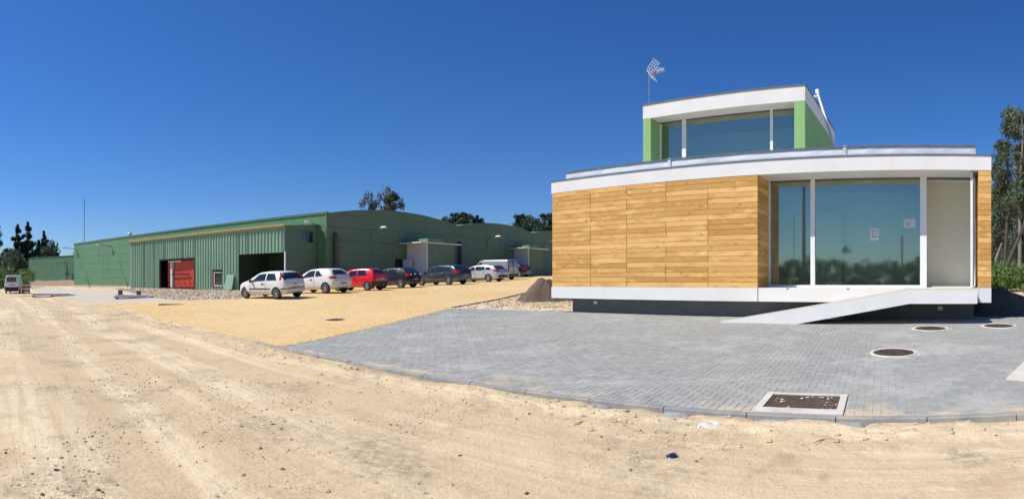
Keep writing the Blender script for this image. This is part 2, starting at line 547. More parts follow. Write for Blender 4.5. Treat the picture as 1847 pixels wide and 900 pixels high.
def clip(poly, conv):
    """clip polygon by a convex counter-clockwise polygon"""
    out = list(poly)
    n = len(conv)
    for i in range(n):
        ax, ay = conv[i]; bx, by = conv[(i + 1) % n]
        ex, ey = bx - ax, by - ay
        inp = out; out = []
        if not inp: break
        for j in range(len(inp)):
            p = inp[j]; q = inp[(j + 1) % len(inp)]
            sp = ex * (p[1] - ay) - ey * (p[0] - ax); sq = ex * (q[1] - ay) - ey * (q[0] - ax)
            if sp >= 0: out.append(p)
            if (sp >= 0) != (sq >= 0):
                t = sp / (sp - sq)
                out.append((p[0] + t * (q[0] - p[0]), p[1] + t * (q[1] - p[1])))
    return out
def ccw(poly):
    a = sum(poly[i][0] * poly[(i + 1) % len(poly)][1] - poly[(i + 1) % len(poly)][0] * poly[i][1] for i in range(len(poly)))
    return poly if a > 0 else poly[::-1]
def inside(x, y, poly):
    r = np.ones(np.shape(x), bool)
    n = len(poly)
    for i in range(n):
        ax, ay = poly[i]; bx, by = poly[(i + 1) % n]
        r &= (bx - ax) * (y - ay) - (by - ay) * (x - ax) >= 0
    return r
def K(s, l):      # kerb frame to world: s metres past the camera across, l metres to the left along
    return (s * NK[0] + l * TK[0], s * NK[1] + l * TK[1])
def F(l, D):      # facade frame to world
    return (D * FN[0] + l * FT[0], D * FN[1] + l * FT[1])

def sheet(polys, cell, dz, name, mat, ang=0.0, thick=0.0):
    """a sheet following the ground over convex polygons"""
    mb = MB(); ca, sa = cos(ang), sin(ang)
    idx = {}
    pts = []; faces = []
    for poly in polys:
        poly = ccw(poly)
        loc = [(p[0] * ca + p[1] * sa, -p[0] * sa + p[1] * ca) for p in poly]
        x0 = min(p[0] for p in loc); x1 = max(p[0] for p in loc); y0 = min(p[1] for p in loc); y1 = max(p[1] for p in loc)
        i0, i1, j0, j1 = int(x0 // cell), int(x1 // cell) + 1, int(y0 // cell), int(y1 // cell) + 1
        for i in range(i0, i1):
            for j in range(j0, j1):
                c = clip([(i * cell, j * cell), ((i + 1) * cell, j * cell), ((i + 1) * cell, (j + 1) * cell), (i * cell, (j + 1) * cell)], loc)
                if len(c) < 3: continue
                f = []
                for p in c:
                    key = (round(p[0], 4), round(p[1], 4))
                    if key not in idx:
                        idx[key] = len(pts); pts.append((key[0] * ca - key[1] * sa, key[0] * sa + key[1] * ca))
                    if not f or f[-1] != idx[key]: f.append(idx[key])
                if len(set(f)) >= 3 and len(set(f)) == len(f): faces.append(tuple(f))
    P = np.array(pts); z = G(P[:, 0], P[:, 1]) + dz
    mb.v = [(P[i, 0], P[i, 1], z[i]) for i in range(len(P))]
    mb.f = faces; mb.sm = [True] * len(faces)
    o = mb.build(name, mat)
    o['kind'] = 'structure'
    return o

# ------------------------------------------------------------------ plan of the paved areas
GREY = ccw([K(SK, -12.0), K(SK, 8.2), gp(812, 555.5), gp(1034, 562.5), F(-11.4, 15.75), F(-4, 15.75), F(9.0, 15.75)])
# grey polygon is made of two convex pieces
g_a = K(SK, 11.4)
g_b = gp(812, 555.3)
g_c = F(-12.6, 15.9)
g_d = F(8.0, 16.1)
GREY_P = [ccw([K(SK, -9.0), g_a, g_b, g_c, g_d])]
y_e = gp(945, 528.5)
y_far_r = (9.0, 66.0); y_far_l = (-3.0, 57.0)
YEL_P = [ccw([g_a, g_b, gp(430, 540), K(SK, 36)]),
         ccw([g_b, y_e, (-15.0, 43.6), gp(430, 540)]),
         ccw([y_e, (7.0, 45.0), (9.5, 70.0), (2.6, 67.0), (-5.5, 57.8), (-15.0, 43.6)])]
def hull(pts):
    pts = sorted(set(pts))
    def half(ps):
        h = []
        for p in ps:
            while len(h) > 1 and (h[-1][0] - h[-2][0]) * (p[1] - h[-2][1]) - (h[-1][1] - h[-2][1]) * (p[0] - h[-2][0]) <= 0: h.pop()
            h.append(p)
        return h[:-1]
    return half(pts) + half(pts[::-1])
CON_P = [hull([K(SK, 36), gp(430, 540), gp(333, 541.5), K(SK, 45)]), hull([K(SK, 45), gp(333, 541.5), gp(236, 529), K(SK, 62)]),
         hull([K(SK, 62), gp(236, 529), gp(136, 522), K(SK, 100)])]
PAVED = GREY_P + YEL_P + CON_P

def paved_mask(x, y):
    r = np.zeros(np.shape(x), bool)
    for p in PAVED:
        r |= inside(x, y, p)
    return r

HL = [gp(px_, 742)[0] * TK[0] + gp(px_, 742)[1] * TK[1] for px_ in (1060, 1212, 1395, 1537)]
def sand_z(x, y):
    s = x * NK[0] + y * NK[1]; l = x * TK[0] + y * TK[1]
    base = G(x, y)
    pm = paved_mask(x, y)
    relief = 0.05 * (fbm(x * 0.5, y * 0.5, 5, 3) - 0.5) + 0.022 * (fbm(x * 3.1, y * 3.1, 4, 9) - 0.5)
    rut = 0.014 * np.sin(s * 2.6 + 1.5 * fbm(l * 0.12, s * 0.3, 2, 21)) * np.clip((4.6 - s) / 1.2, 0, 1)
    near = np.exp(-((s - SK + 0.40) / 0.42) ** 2)
    lump = near * (0.03 + 0.13 * np.clip(fbm(l * 1.1, s * 1.6, 4, 33) - 0.40, 0, 1) * 2.0)
    nearw = np.exp(-((s - SK + 0.6) / 0.7) ** 2)
    lump = lump + nearw * (0.045 * (fbm(x * 5.5, y * 5.5, 3, 41) - 0.45) + 0.03 * (fbm(x * 2.2, y * 2.2, 2, 43) - 0.45))
    for hl in HL:
        lump = lump - 0.06 * np.exp(-(((l - hl) / 0.24) ** 2 + ((s - SK + 0.14) / 0.15) ** 2))
    z = base - 0.075 + relief + rut + lump
    zin = base - 0.14
    far = np.clip((np.hypot(x, y) - 40) / 30, 0, 1)
    z = z + 0.03 * far
    z = np.where((l > 12.0) & (s > SK - .45), np.maximum(z, base - 0.016), z)
    zin = np.where((l > 12.0) & (s < SK + .35), base - 0.012, zin)
    edge = 0.75 * (fbm(l * 0.8, s * 0.0 + 2.2, 4, 61) - 0.3)
    drift = (l > 12.0) & (s >= SK - .05) & (s < SK + edge)
    zin = np.where(drift, base + 0.012 * np.clip((SK + edge - s) / .2, 0.2, 1), zin)
    z = np.where(pm, zin, np.where(s < SK, np.minimum(z, base - 0.004), np.minimum(z, base + 0.02)))
    return z

# ------------------------------------------------------------------ the sandy ground sheet
def sand_mat():
    m, nt, p, out = new_mat('sandy_ground')
    v = coord(nt, (1, 1, 1), 0, 'World')
    big = noise(nt, v, 0.16, 5, 0.6, 0.32, 0.68)
    mid = noise(nt, v, 1.3, 6, 0.68, 0.35, 0.68)
    fine = noise(nt, v, 22.0, 5, 0.7, 0.35, 0.7)
    c = mixc(nt, (0.66, 0.51, 0.33), (0.60, 0.485, 0.335), big)
    midf = nt.nodes.new('ShaderNodeMath'); midf.operation = 'MULTIPLY'; midf.inputs[1].default_value = 0.85; nt.links.new(mid, midf.inputs[0])
    c = mixc(nt, c, (0.50, 0.395, 0.265), midf.outputs[0])
    c = mixc(nt, c, (0.72, 0.60, 0.42), fine)
    # wheel tracks along the road
    vt = coord(nt, (1, 1, 1), -atan2(TK[1], TK[0]), 'World')
    mp = nt.nodes.new('ShaderNodeMapping'); mp.inputs['Scale'].default_value = (0.045, 1.15, 1.0)
    nt.links.new(vt, mp.inputs[0])
    tr = noise(nt, mp.outputs[0], 1.0, 4, 0.55, 0.47, 0.60)
    c = mixc(nt, c, (0.80, 0.68, 0.49), tr)
    mp2 = nt.nodes.new('ShaderNodeMapping'); mp2.inputs['Scale'].default_value = (0.5, 9.0, 1.0)
    nt.links.new(vt, mp2.inputs[0])
    st = noise(nt, mp2.outputs[0], 1.0, 3, 0.6, 0.45, 0.8)
    c = mixc(nt, c, (0.60, 0.49, 0.335), st)
    # reddish clay and grey gravelly patches
    cl = noise(nt, v, 0.55, 4, 0.7, 0.55, 0.72)
    c = mixc(nt, c, (0.60, 0.45, 0.295), cl)
    gy = noise(nt, coord(nt, (1.7, 1.7, 1), 0.7, 'World'), 0.33, 5, 0.7, 0.50, 0.66)
    gf = nt.nodes.new('ShaderNodeMath'); gf.operation = 'MULTIPLY'
    nt.links.new(gy, gf.inputs[0]); nt.links.new(noise(nt, v, 9.0, 5, 0.75, 0.4, 0.6), gf.inputs[1])
    c = mixc(nt, c, (0.34, 0.28, 0.20), gf.outputs[0])
    # small dark grit
    vo = nt.nodes.new('ShaderNodeTexVoronoi'); vo.inputs['Scale'].default_value = 16.0
    nt.links.new(v, vo.inputs['Vector'])
    r = nt.nodes.new('ShaderNodeMapRange'); r.inputs['From Min'].default_value = 0.08; r.inputs['From Max'].default_value = 0.2
    r.inputs['To Min'].default_value = 0.8; r.inputs['To Max'].default_value = 0.0
    nt.links.new(vo.outputs['Distance'], r.inputs['Value'])
    gm = nt.nodes.new('ShaderNodeMath'); gm.operation = 'MULTIPLY'
    nt.links.new(r.outputs[0], gm.inputs[0]); nt.links.new(noise(nt, v, 0.9, 3, 0.6, 0.5, 0.65), gm.inputs[1])
    c = mixc(nt, c, (0.22, 0.17, 0.12), gm.outputs[0])
    c = mixc(nt, c, (0.90, 0.86, 0.79), 1.0, 'MULTIPLY')
    nt.links.new(c, p.inputs['Base Color'])
    p.inputs['Roughness'].default_value = 0.95
    p.inputs['Specular IOR Level'].default_value = 0.15
    h = nt.nodes.new('ShaderNodeMath'); h.operation = 'MULTIPLY_ADD'
    h.inputs[1].default_value = 0.35
    nt.links.new(fine, h.inputs[0]); nt.links.new(mid, h.inputs[2])
    h2 = nt.nodes.new('ShaderNodeMath'); h2.operation = 'MULTIPLY_ADD'; h2.inputs[1].default_value = -0.3
    nt.links.new(st, h2.inputs[0]); nt.links.new(h.outputs[0], h2.inputs[2])
    bump(nt, p, h2.outputs[0], 0.6, 0.03)
    return m
M['sand'] = sand_mat()

angs = np.concatenate([np.radians(np.arange(-60, 60, 0.3)), np.radians(np.arange(60, 300, 4.0))])
rads = np.concatenate([np.concatenate([np.geomspace(0.6, 3.0, 20, endpoint=False), np.geomspace(3.0, 13, 260, endpoint=False), np.geomspace(13, 60, 90)]), np.geomspace(62, 1400, 50)])
AA, RR = np.meshgrid(angs, rads)
X = RR * np.sin(AA); Y = RR * np.cos(AA)
Z = sand_z(X, Y)
nr, na = X.shape
verts = np.stack([X, Y, Z], -1).reshape(-1, 3)
ii, jj = np.meshgrid(np.arange(nr - 1), np.arange(na), indexing='ij')
j2 = (jj + 1) % na
faces = np.stack([ii * na + jj, (ii + 1) * na + jj, (ii + 1) * na + j2, ii * na + j2], -1).reshape(-1, 4)[:, ::-1]
verts = np.vstack([verts, [[0, 0, float(Z[0].mean())]]])
ground = np_mesh('ground', verts, faces, 'sand', smooth=True)
ground['kind'] = 'structure'
tri = MB()
tri.v = [tuple(verts[j]) for j in range(na)] + [tuple(verts[-1])]
# close the small hole under the camera
b_ = [(j + 1, j, na) if False else (j, (j + 1) % na, na) for j in range(na)]
tri.f = [t[::-1] for t in b_]; tri.sm = [True] * na
hole = tri.build('ground_patch', 'sand', ground)

# ------------------------------------------------------------------ paving
NK = (0.6077, 0.7942); SK = 6.27
def paver_mat(name, from_attr):
    m, nt, p, out = new_mat(name)
    if from_attr:
        at = nt.nodes.new('ShaderNodeAttribute'); at.attribute_name = 'tone'; rnd = at.outputs['Fac']
    else:
        at = nt.nodes.new('ShaderNodeObjectInfo'); rnd = at.outputs['Random']
    v = coord(nt, (1, 1, 1), 0, 'World')
    c = mixc(nt, (0.29, 0.295, 0.275), (0.44, 0.44, 0.405), rnd)
    big = noise(nt, v, 0.45, 5, 0.65, 0.42, 0.66)
    c = mixc(nt, c, (0.38, 0.37, 0.31), big)
    dust = noise(nt, v, 0.7, 6, 0.75, 0.50, 0.70)
    c = mixc(nt, c, (0.62, 0.61, 0.56), dust)
    sandy = noise(nt, coord(nt, (1, 1, 1), 1.3, 'World'), 0.55, 5, 0.7, 0.62, 0.75)
    c = mixc(nt, c, (0.46, 0.39, 0.28), sandy)
    fine = noise(nt, v, 45.0, 4, 0.7)
    c = mixc(nt, c, (0.26, 0.265, 0.255), fine)
    vs_ = nt.nodes.new('ShaderNodeVectorMath'); vs_.operation = 'DOT_PRODUCT'
    nt.links.new(v, vs_.inputs[0]); vs_.inputs[1].default_value = (NK[0], NK[1], 0)
    rs_ = nt.nodes.new('ShaderNodeMapRange'); rs_.inputs['From Min'].default_value = SK; rs_.inputs['From Max'].default_value = SK + 1.2
    rs_.inputs['To Min'].default_value = 0.2; rs_.inputs['To Max'].default_value = 0.0
    nt.links.new(vs_.outputs['Value'], rs_.inputs['Value'])
    nz_ = nt.nodes.new('ShaderNodeTexNoise'); nz_.inputs['Scale'].default_value = 0.9; nz_.inputs['Detail'].default_value = 6; nz_.inputs['Roughness'].default_value = .7
    nt.links.new(v, nz_.inputs['Vector'])
    ad_ = nt.nodes.new('ShaderNodeMath'); ad_.operation = 'ADD'
    nt.links.new(nz_.outputs[0], ad_.inputs[0]); nt.links.new(rs_.outputs[0], ad_.inputs[1])
    r3_ = nt.nodes.new('ShaderNodeMapRange'); r3_.inputs['From Min'].default_value = .64; r3_.inputs['From Max'].default_value = .80
    nt.links.new(ad_.outputs[0], r3_.inputs['Value'])
    cc = mixc(nt, c, (0.56, 0.46, 0.32), r3_.outputs[0])
    nt.links.new(cc, p.inputs['Base Color'])
    p.inputs['Roughness'].default_value = 0.85
    p.inputs['Specular IOR Level'].default_value = 0.25
    bump(nt, p, fine, 0.35, 0.004)
    return m
M['paver_a'] = paver_mat('grey_paver_stone', True)
M['paver_o'] = paver_mat('grey_paver_stone_single', False)
M['joint_sand'] = mottled('joint_sand', (0.55, 0.53, 0.47), (0.30, 0.29, 0.265), 1.1, 0.95)

grey_paving = sheet(GREY_P, 0.5, -0.006, 'grey_paving', 'joint_sand', atan2(TK[1], TK[0]))
grey_paving['label'] = 'grey concrete block paving laid in herringbone before the timber-clad building'
PL, PW, GAPP = 0.20, 0.10, 0.006

# things let into the paving
def ground_circle(px, py, r):
    return gp(px, py), r
MAN = [(gp(1612, 636), 0.45, 0.375), (gp(1678.5, 592.5), 0.45, 0.375), (gp(1801.5, 588.0), 0.45, 0.375)]
GR = (6.36, 7.26, 0.43, 1.47)       # grate surround in kerb frame: s0, s1, l0, l1
slab_tip = gp(1815, 685)
ts = slab_tip[0] * NK[0] + slab_tip[1] * NK[1]; tl = slab_tip[0] * TK[0] + slab_tip[1] * TK[1]
SLAB = (ts, ts + 1.25, tl - 1.6, tl)

cands = []
q = PW
# 90 degree herringbone on a unit grid of one paver width, aligned with the kerb
smin, smax, lmin, lmax = SK - 0.2, 20.5, -14, 26
for a in range(int((smin) / q) - 4, int(smax / q) + 4):
    for b in range(int(lmin / q) - 4, int(lmax / q) + 4):
        k = (a - b) % 4
        if k == 0:
            cands.append((a * q, b * q, 2 * q, q, 0))       # long across (towards the building)
        elif k == 3:
            cands.append((a * q, b * q, q, 2 * q, 1))
cands = np.array(cands)
sc_ = cands[:, 0] + cands[:, 2] / 2; lc_ = cands[:, 1] + cands[:, 3] / 2
wx = sc_ * NK[0] + lc_ * TK[0]; wy = sc_ * NK[1] + lc_ * TK[1]
keep = inside(wx, wy, GREY_P[0]) & (sc_ < 19.5) & (np.abs(np.arctan2(wx, wy)) < radians(60))
for (c, r, r2) in MAN:
    keep &= np.hypot(wx - c[0], wy - c[1]) > r + 0.035
keep &= ~((sc_ > GR[0]) & (sc_ < GR[1]) & (lc_ > GR[2]) & (lc_ < GR[3]))
keep &= ~inside(wx, wy, ccw([gp(1815, 685), gp(1880, 688), gp(1935, 655), gp(1851, 652)]))
cands = cands[keep]; wx = wx[keep]; wy = wy[keep]; sc_ = sc_[keep]; lc_ = lc_[keep]
wz = G(wx, wy)
dist = np.hypot(wx, wy)
azv = np.arctan2(wx, wy)
whole = (sc_ > SK + 0.12) & (np.abs(azv) < radians(51.5))
order = np.argsort(np.where(whole, dist, 1e9))
single = set(order[:300].tolist())
kang = atan2(NK[1], NK[0])
# slope of the lot, for laying pavers flush
def slope(x, y):
    e = 0.3
    return (g1(x + e, y) - g1(x - e, y)) / (2 * e), (g1(x, y + e) - g1(x, y - e)) / (2 * e)
def paver_mesh():
    mb = MB()
    h = 0.06; e = 0.003
    x, y = PL / 2 - GAPP / 2, PW / 2 - GAPP / 2
    b = 0
    mb.v = [(-x, -y, -h), (x, -y, -h), (x, y, -h), (-x, y, -h), (-x, -y, -e), (x, -y, -e), (x, y, -e), (-x, y, -e),
            (-x + e, -y + e, 0), (x - e, -y + e, 0), (x - e, y - e, 0), (-x + e, y - e, 0)]
    mb.f = [(0, 1, 5, 4), (1, 2, 6, 5), (2, 3, 7, 6), (3, 0, 4, 7), (4, 5, 9, 8), (5, 6, 10, 9), (6, 7, 11, 10), (7, 4, 8, 11), (8, 9, 10, 11)]
    mb.sm = [False] * 9
    return mb
pm0 = paver_mesh().build('paver', 'paver_o', grey_paving)
pdata = pm0.data
first = True
for i in sorted(single):
    o = pm0 if first else pm0.copy()
    if not first: COL.objects.link(o); o.parent = grey_paving
    first = False
    gx, gy = slope(wx[i], wy[i])
    nrm = Vector((-gx + random.uniform(-.006, .006), -gy + random.uniform(-.006, .006), 1)).normalized()
    qd = Vector((0, 0, 1)).rotation_difference(nrm)
    ang = kang + (pi / 2 if cands[i, 4] else 0)
    o.rotation_mode = 'QUATERNION'
    o.rotation_quaternion = qd @ Euler((0, 0, ang + random.uniform(-.006, .006))).to_quaternion()
    o.location = (wx[i], wy[i], wz[i] + random.uniform(-.0015, .002))
# the rest joined
vs = []; fs = []; tone = []
for i in range(len(cands)):
    if i in single: continue
    s0, l0, ds, dl, kk = cands[i]
    g = GAPP / 2
    r = [(s0 + g, l0 + g), (s0 + ds - g, l0 + g), (s0 + ds - g, l0 + dl - g), (s0 + g, l0 + dl - g)]
    b = len(vs)
    jz = random.uniform(-.0015, .002); tx, ty = random.uniform(-.015, .015), random.uniform(-.015, .015)
    for (s, l) in r:
        s = max(s, SK + 0.02)
        vs.append((s, l, -0.05 + jz))
    for (s, l) in r:
        s = max(s, SK + 0.02)
        vs.append((s, l, jz + tx * (s - s0 - ds / 2) + ty * (l - l0 - dl / 2)))
    fs += [(b + 4, b + 5, b + 6, b + 7), (b, b + 1, b + 5, b + 4), (b + 1, b + 2, b + 6, b + 5), (b + 2, b + 3, b + 7, b + 6), (b + 3, b, b + 4, b + 7)]
    tone += [random.random()] * 5
vs = np.array(vs)
vx = vs[:, 0] * NK[0] + vs[:, 1] * TK[0]; vy = vs[:, 0] * NK[1] + vs[:, 1] * TK[1]
vz = G(vx, vy) + vs[:, 2]
pr = np_mesh('paver_field', np.stack([vx, vy, vz], -1), np.array(fs), 'paver_a', grey_paving)
at = pr.data.attributes.new('tone', 'FLOAT', 'FACE')
at.data.foreach_set('value', np.array(tone, np.float32))
pr['kind'] = 'stuff'

def yellow_mat():
    m, nt, p, out = new_mat('ochre_block_paving')
    v = coord(nt, (1, 1, 1), -atan2(TK[1], TK[0]), 'World')
    br = nt.nodes.new('ShaderNodeTexBrick')
    br.inputs['Scale'].default_value = 1.0
    br.inputs['Brick Width'].default_value = 0.2
    br.inputs['Row Height'].default_value = 0.1
    br.inputs['Mortar Size'].default_value = 0.008
    br.inputs['Color1'].default_value = (0.62, 0.405, 0.155, 1)
    br.inputs['Color2'].default_value = (0.76, 0.53, 0.235, 1)
    br.inputs['Mortar'].default_value = (0.30, 0.21, 0.11, 1)
    nt.links.new(v, br.inputs['Vector'])
    w = coord(nt, (1, 1, 1), 0, 'World')
    dust = noise(nt, w, 0.14, 6, 0.65, 0.4, 0.62)
    df_ = nt.nodes.new('ShaderNodeMath'); df_.operation = 'MULTIPLY'; df_.inputs[1].default_value = .5; nt.links.new(dust, df_.inputs[0])
    c = mixc(nt, br.outputs['Color'], (0.68, 0.53, 0.33), df_.outputs[0])
    d2 = noise(nt, w, 0.9, 5, 0.7, 0.56, 0.82)
    c = mixc(nt, c, (0.66, 0.50, 0.30), d2)
    nt.links.new(c, p.inputs['Base Color'])
    p.inputs['Roughness'].default_value = 0.9
    p.inputs['Specular IOR Level'].default_value = 0.2
    return m
M['yellow'] = yellow_mat()
M['path_concrete'] = mottled('dusty_concrete', (0.56, 0.485, 0.395), (0.44, 0.395, 0.335), 0.5, 0.95, bs=0.2, bd=0.01, dirt=(0.56, 0.46, 0.33))
con_off = 0
yel = sheet(YEL_P, 1.0, -0.002, 'yellow_paving', 'yellow', atan2(TK[1], TK[0]))
con = sheet(CON_P, 1.0, -0.004, 'concrete_path', 'path_concrete', atan2(TK[1], TK[0]))
# the nearest yellow blocks that meet the grey ones: real toothed edge
vs = []; fs = []; tone = []
ax, ay = g_a; bx, by = g_b
ln = sqrt((bx - ax) ** 2 + (by - ay) ** 2); ux, uy = (bx - ax) / ln, (by - ay) / ln
mbt = MB()
for i in range(int(ln / 0.2)):
    w = 0.10 if i % 2 else 0.19
    x0, y0 = ax + ux * i * 0.2, ay + uy * i * 0.2
    x1, y1 = ax + ux * (i * 0.2 + 0.195), ay + uy * (i * 0.2 + 0.195)
    px_, py_ = uy * w, -ux * w
    zz = [g1(x0, y0), g1(x1, y1)]
    h = 0.005
    mbt.face([(x0, y0, zz[0] + h), (x0 + px_, y0 + py_, g1(x0 + px_, y0 + py_) + h), (x1 + px_, y1 + py_, g1(x1 + px_, y1 + py_) + h), (x1, y1, zz[1] + h)])
ot = mbt.build('edge_course', 'yellow', yel)
ot['kind'] = 'stuff'

# ------------------------------------------------------------------ kerbs
def kerb_run(name, pts, label, mat='kerb', w=0.10, h=0.22, top=0.012, L=1.0, group=None):
    """a run of precast edging stones, each a part"""
    root = thing(name, (pts[0][0], pts[0][1], g1(*pts[0])), 0, label, kind='structure', frame=(pts[0][0], pts[0][1], g1(*pts[0])))
    for a, b in zip(pts[:-1], pts[1:]):
        ln = sqrt((b[0] - a[0]) ** 2 + (b[1] - a[1]) ** 2)
        n = max(1, int(round(ln / L)))
        ux, uy = (b[0] - a[0]) / ln, (b[1] - a[1]) / ln
        for i in range(n):
            s0 = ln * i / n + 0.006; s1 = ln * (i + 1) / n - 0.006
            dz = random.uniform(-.004, .004)
            mb = MB()
            jit = random.uniform(-.006, .006)
            rows = []
            for s in (s0, s1):
                x, y = a[0] + ux * s, a[1] + uy * s
                z = g1(x, y) + top + dz
                nx, ny = uy, -ux
                r = []
                for (o, zz) in ((0 + jit, -h), (0 + jit, -0.012), (0.012 + jit, 0), (w - 0.004, 0), (w, -0.01), (w, -h)):
                    r.append((x + nx * o, y + ny * o, z + zz))
                rows.append(r)
            mb.quad_strip(rows, True, False)
            mb.face(rows[0][::-1]); mb.face(rows[1])
            mb.build('kerb_stone', mat, root)
    return root
# outer face towards the road: walk from left to right so that +n points to the building... (n = (uy,-ux))
kr = kerb_run('road_kerb', [K(SK - 0.11, -9.5), K(SK - 0.11, 12.5)][::1], 'grey concrete edging between the sandy road and the paving', top=0.010)
# mortar haunches lumped against the joints of the edging
HA = [(1060, 733), (1212, 745), (1395, 757), (1537, 757)]
for (px, py) in HA:
    x, y = gp(px, py)
    l = x * TK[0] + y * TK[1]
    mb = MB()
    rows = []
    for k, (t, rr) in enumerate(((0.0, 1.0), (0.6, 0.95), (0.9, 0.8), (1.0, 0.45))):
        row = []
        for q_ in range(13):
            a = -pi / 2 * 1.0 + pi * q_ / 12
            wob = 1 + 0.12 * sin(q_ * 2.3 + l) + 0.05 * sin(q_ * 5.1)
            s_ = SK - 0.10 - 0.085 * rr * cos(a) * wob; l_ = l + 0.21 * rr * sin(a) * wob
            xx, yy = K(s_, l_)
            row.append((xx, yy, g1(xx, yy) - 0.16 + 0.125 * t))
        rows.append(row)
    mb.quad_strip(rows, False, True)
    mb.face(rows[-1])
    mb.build('mortar_haunch', 'mortar', kr)
# white kerb line on the far edge of the grey paving and the dark loose edge of the yellow paving
kerb_run('garden_kerb', [g_b, (g_c[0] - 0.05, g_c[1] - 0.02)], 'pale edging along the far side of the grey paving', mat='collar', top=0.014)
dk = kerb_run('yellow_edge_kerb', [y_e, g_b][::-1], 'dark uneven edging along the right side of the yellow paving', mat='duct', top=0.02, L=0.6, w=0.07)

# ------------------------------------------------------------------ covers and grates
def disc_cover(i, c, r_out, r_in, label):
    z = g1(*c)
    gx, gy = slope(*c)
    root = thing('manhole_cover', (c[0], c[1], z), 0, label, 'manhole', 'round covers let into the grey paving')
    root.rotation_mode = 'QUATERNION'
    root.rotation_quaternion = Vector((0, 0, 1)).rotation_difference(Vector((-gx, -gy, 1)).normalized())
    if r_out > r_in + 0.01:
        mb = MB(); mb.lathe([(r_in + .005, -0.05), (r_in + .005, 0.004), (r_in + 0.02, 0.01), (r_out - 0.01, 0.01), (r_out, 0.0), (r_out, -0.05)], 40, smooth=False)
        mb.build('concrete_collar', 'collar', root)
    mb = MB(); mb.lathe([(r_in, -0.04), (r_in, 0.006), (r_in - .035, 0.007), (r_in - .036, -0.004), (0.001, -0.004)], 36, smooth=False)
    mb.build('rim', 'iron', root)
    mb = MB()
    n = 7
    for a in range(-n, n + 1):
        for b in range(-n, n + 1):
            x, y = a * r_in / (n + 1.0), b * r_in / (n + 1.0)
            if x * x + y * y < (r_in - .06) ** 2: mb.box(x - .014, x + .014, y - .014, y + .014, -0.01, 0.003)
    mb.build('lid', 'iron', root)
    return root
disc_cover(0, MAN[0][0], 0.44, 0.375, 'largest-looking rusty round cover in a white collar, mid-paving behind the rectangular grate')
disc_cover(1, MAN[1][0], 0.44, 0.375, 'round cover in a white collar below the landing of the ramp')
disc_cover(2, MAN[2][0], 0.44, 0.375, 'round cover in a white collar past the corner of the timber building')
ym = disc_cover(3, gp(605, 576.8), 0.33, 0.33, 'plain dark round cover in the yellow paving')
ym['group'] = None; del ym['group']

gc = K((GR[0] + GR[1]) / 2, (GR[2] + GR[3]) / 2)
gx, gy = slope(*gc)
gr = thing('drain_grate', (gc[0], gc[1], g1(*gc)), 0, 'rectangular rusty iron grate in a white concrete surround at the kerb', 'drain grate')
gr.rotation_mode = 'QUATERNION'
gr.rotation_quaternion = Vector((0, 0, 1)).rotation_difference(Vector((-gx, -gy, 1)).normalized()) @ Euler((0, 0, atan2(-TK[1], -TK[0]))).to_quaternion()
# local x runs right along the kerb, y away
hw, hd = (GR[3] - GR[2]) / 2, (GR[1] - GR[0]) / 2
iw, id0, id1 = hw - 0.085, -hd + 0.13, hd - 0.085
mb = MB()
for bxs in ((-hw, hw, -hd - 0.09, id0), (-hw, hw, id1, hd), (-hw, -iw, id0, id1), (iw, hw, id0, id1)):
    mb.box(bxs[0], bxs[1], bxs[2], bxs[3], -0.08, 0.018)
mb.build('concrete_surround', 'collar', gr)
mb = MB()
for bxs in ((-iw, iw, id0, id0 + .03), (-iw, iw, id1 - .03, id1), (-iw, -iw + .03, id0 + .03, id1 - .03), (iw - .03, iw, id0 + .03, id1 - .03)):
    mb.box(bxs[0] + .001, bxs[1] - .001, bxs[2], bxs[3], -0.06, 0.006)
mb.build('frame', 'iron', gr)
mb = MB(); mb.box(-iw + .03, iw - .03, id0 + .03, id1 - .03, -0.06, 0.0005)
mb.build('sump', 'soil', gr)
nb = 22
base_bar = None
for i in range(nb):
    x = -iw + .03 + (i + .5) * (2 * iw - .06) / nb
    if base_bar is None:
        mb = MB(); mb.box(-.0075, .0075, id0 + .03, id1 - .03, -0.011, 0.004)
        base_bar = mb.build('bar', 'iron', gr)
        o = base_bar
    else:
        o = base_bar.copy(); COL.objects.link(o); o.parent = gr
    o.location = (x, 0, 0)
mb = MB()
for yy in np.linspace(id0 + .12, id1 - .1, 4): mb.box(-iw + .03, iw - .03, yy, yy + .012, -0.0105, 0.0045)
mb.build('cross_bar', 'iron', gr)
# cement splashed on the grate
mb = MB()
for k in range(34):
    if k < 14: cx_, cy_ = random.uniform(-.05, .38), id1 - .09 + random.uniform(-.07, .03)
    elif k < 22: cx_, cy_ = random.uniform(-.36, -.22), random.uniform(.0, .17)
    elif k < 28: cx_, cy_ = random.uniform(.25, .42), random.uniform(-.12, .05)
    else: cx_, cy_ = random.uniform(-.3, .4), id0 + random.uniform(.03, .08)
    r = random.uniform(.008, .022); st = random.uniform(.6, 2.6)
    a0 = random.uniform(0, 6)
    mb.face([(cx_ + r * cos(t * 1.05 + a0) * random.uniform(.6, 1.2), cy_ + r * st * sin(t * 1.05 + a0) * random.uniform(.6, 1.2), 0.0085) for t in range(6)])
sp = mb.build('cement_splash', 'collar', gr); sp['kind'] = 'stuff'

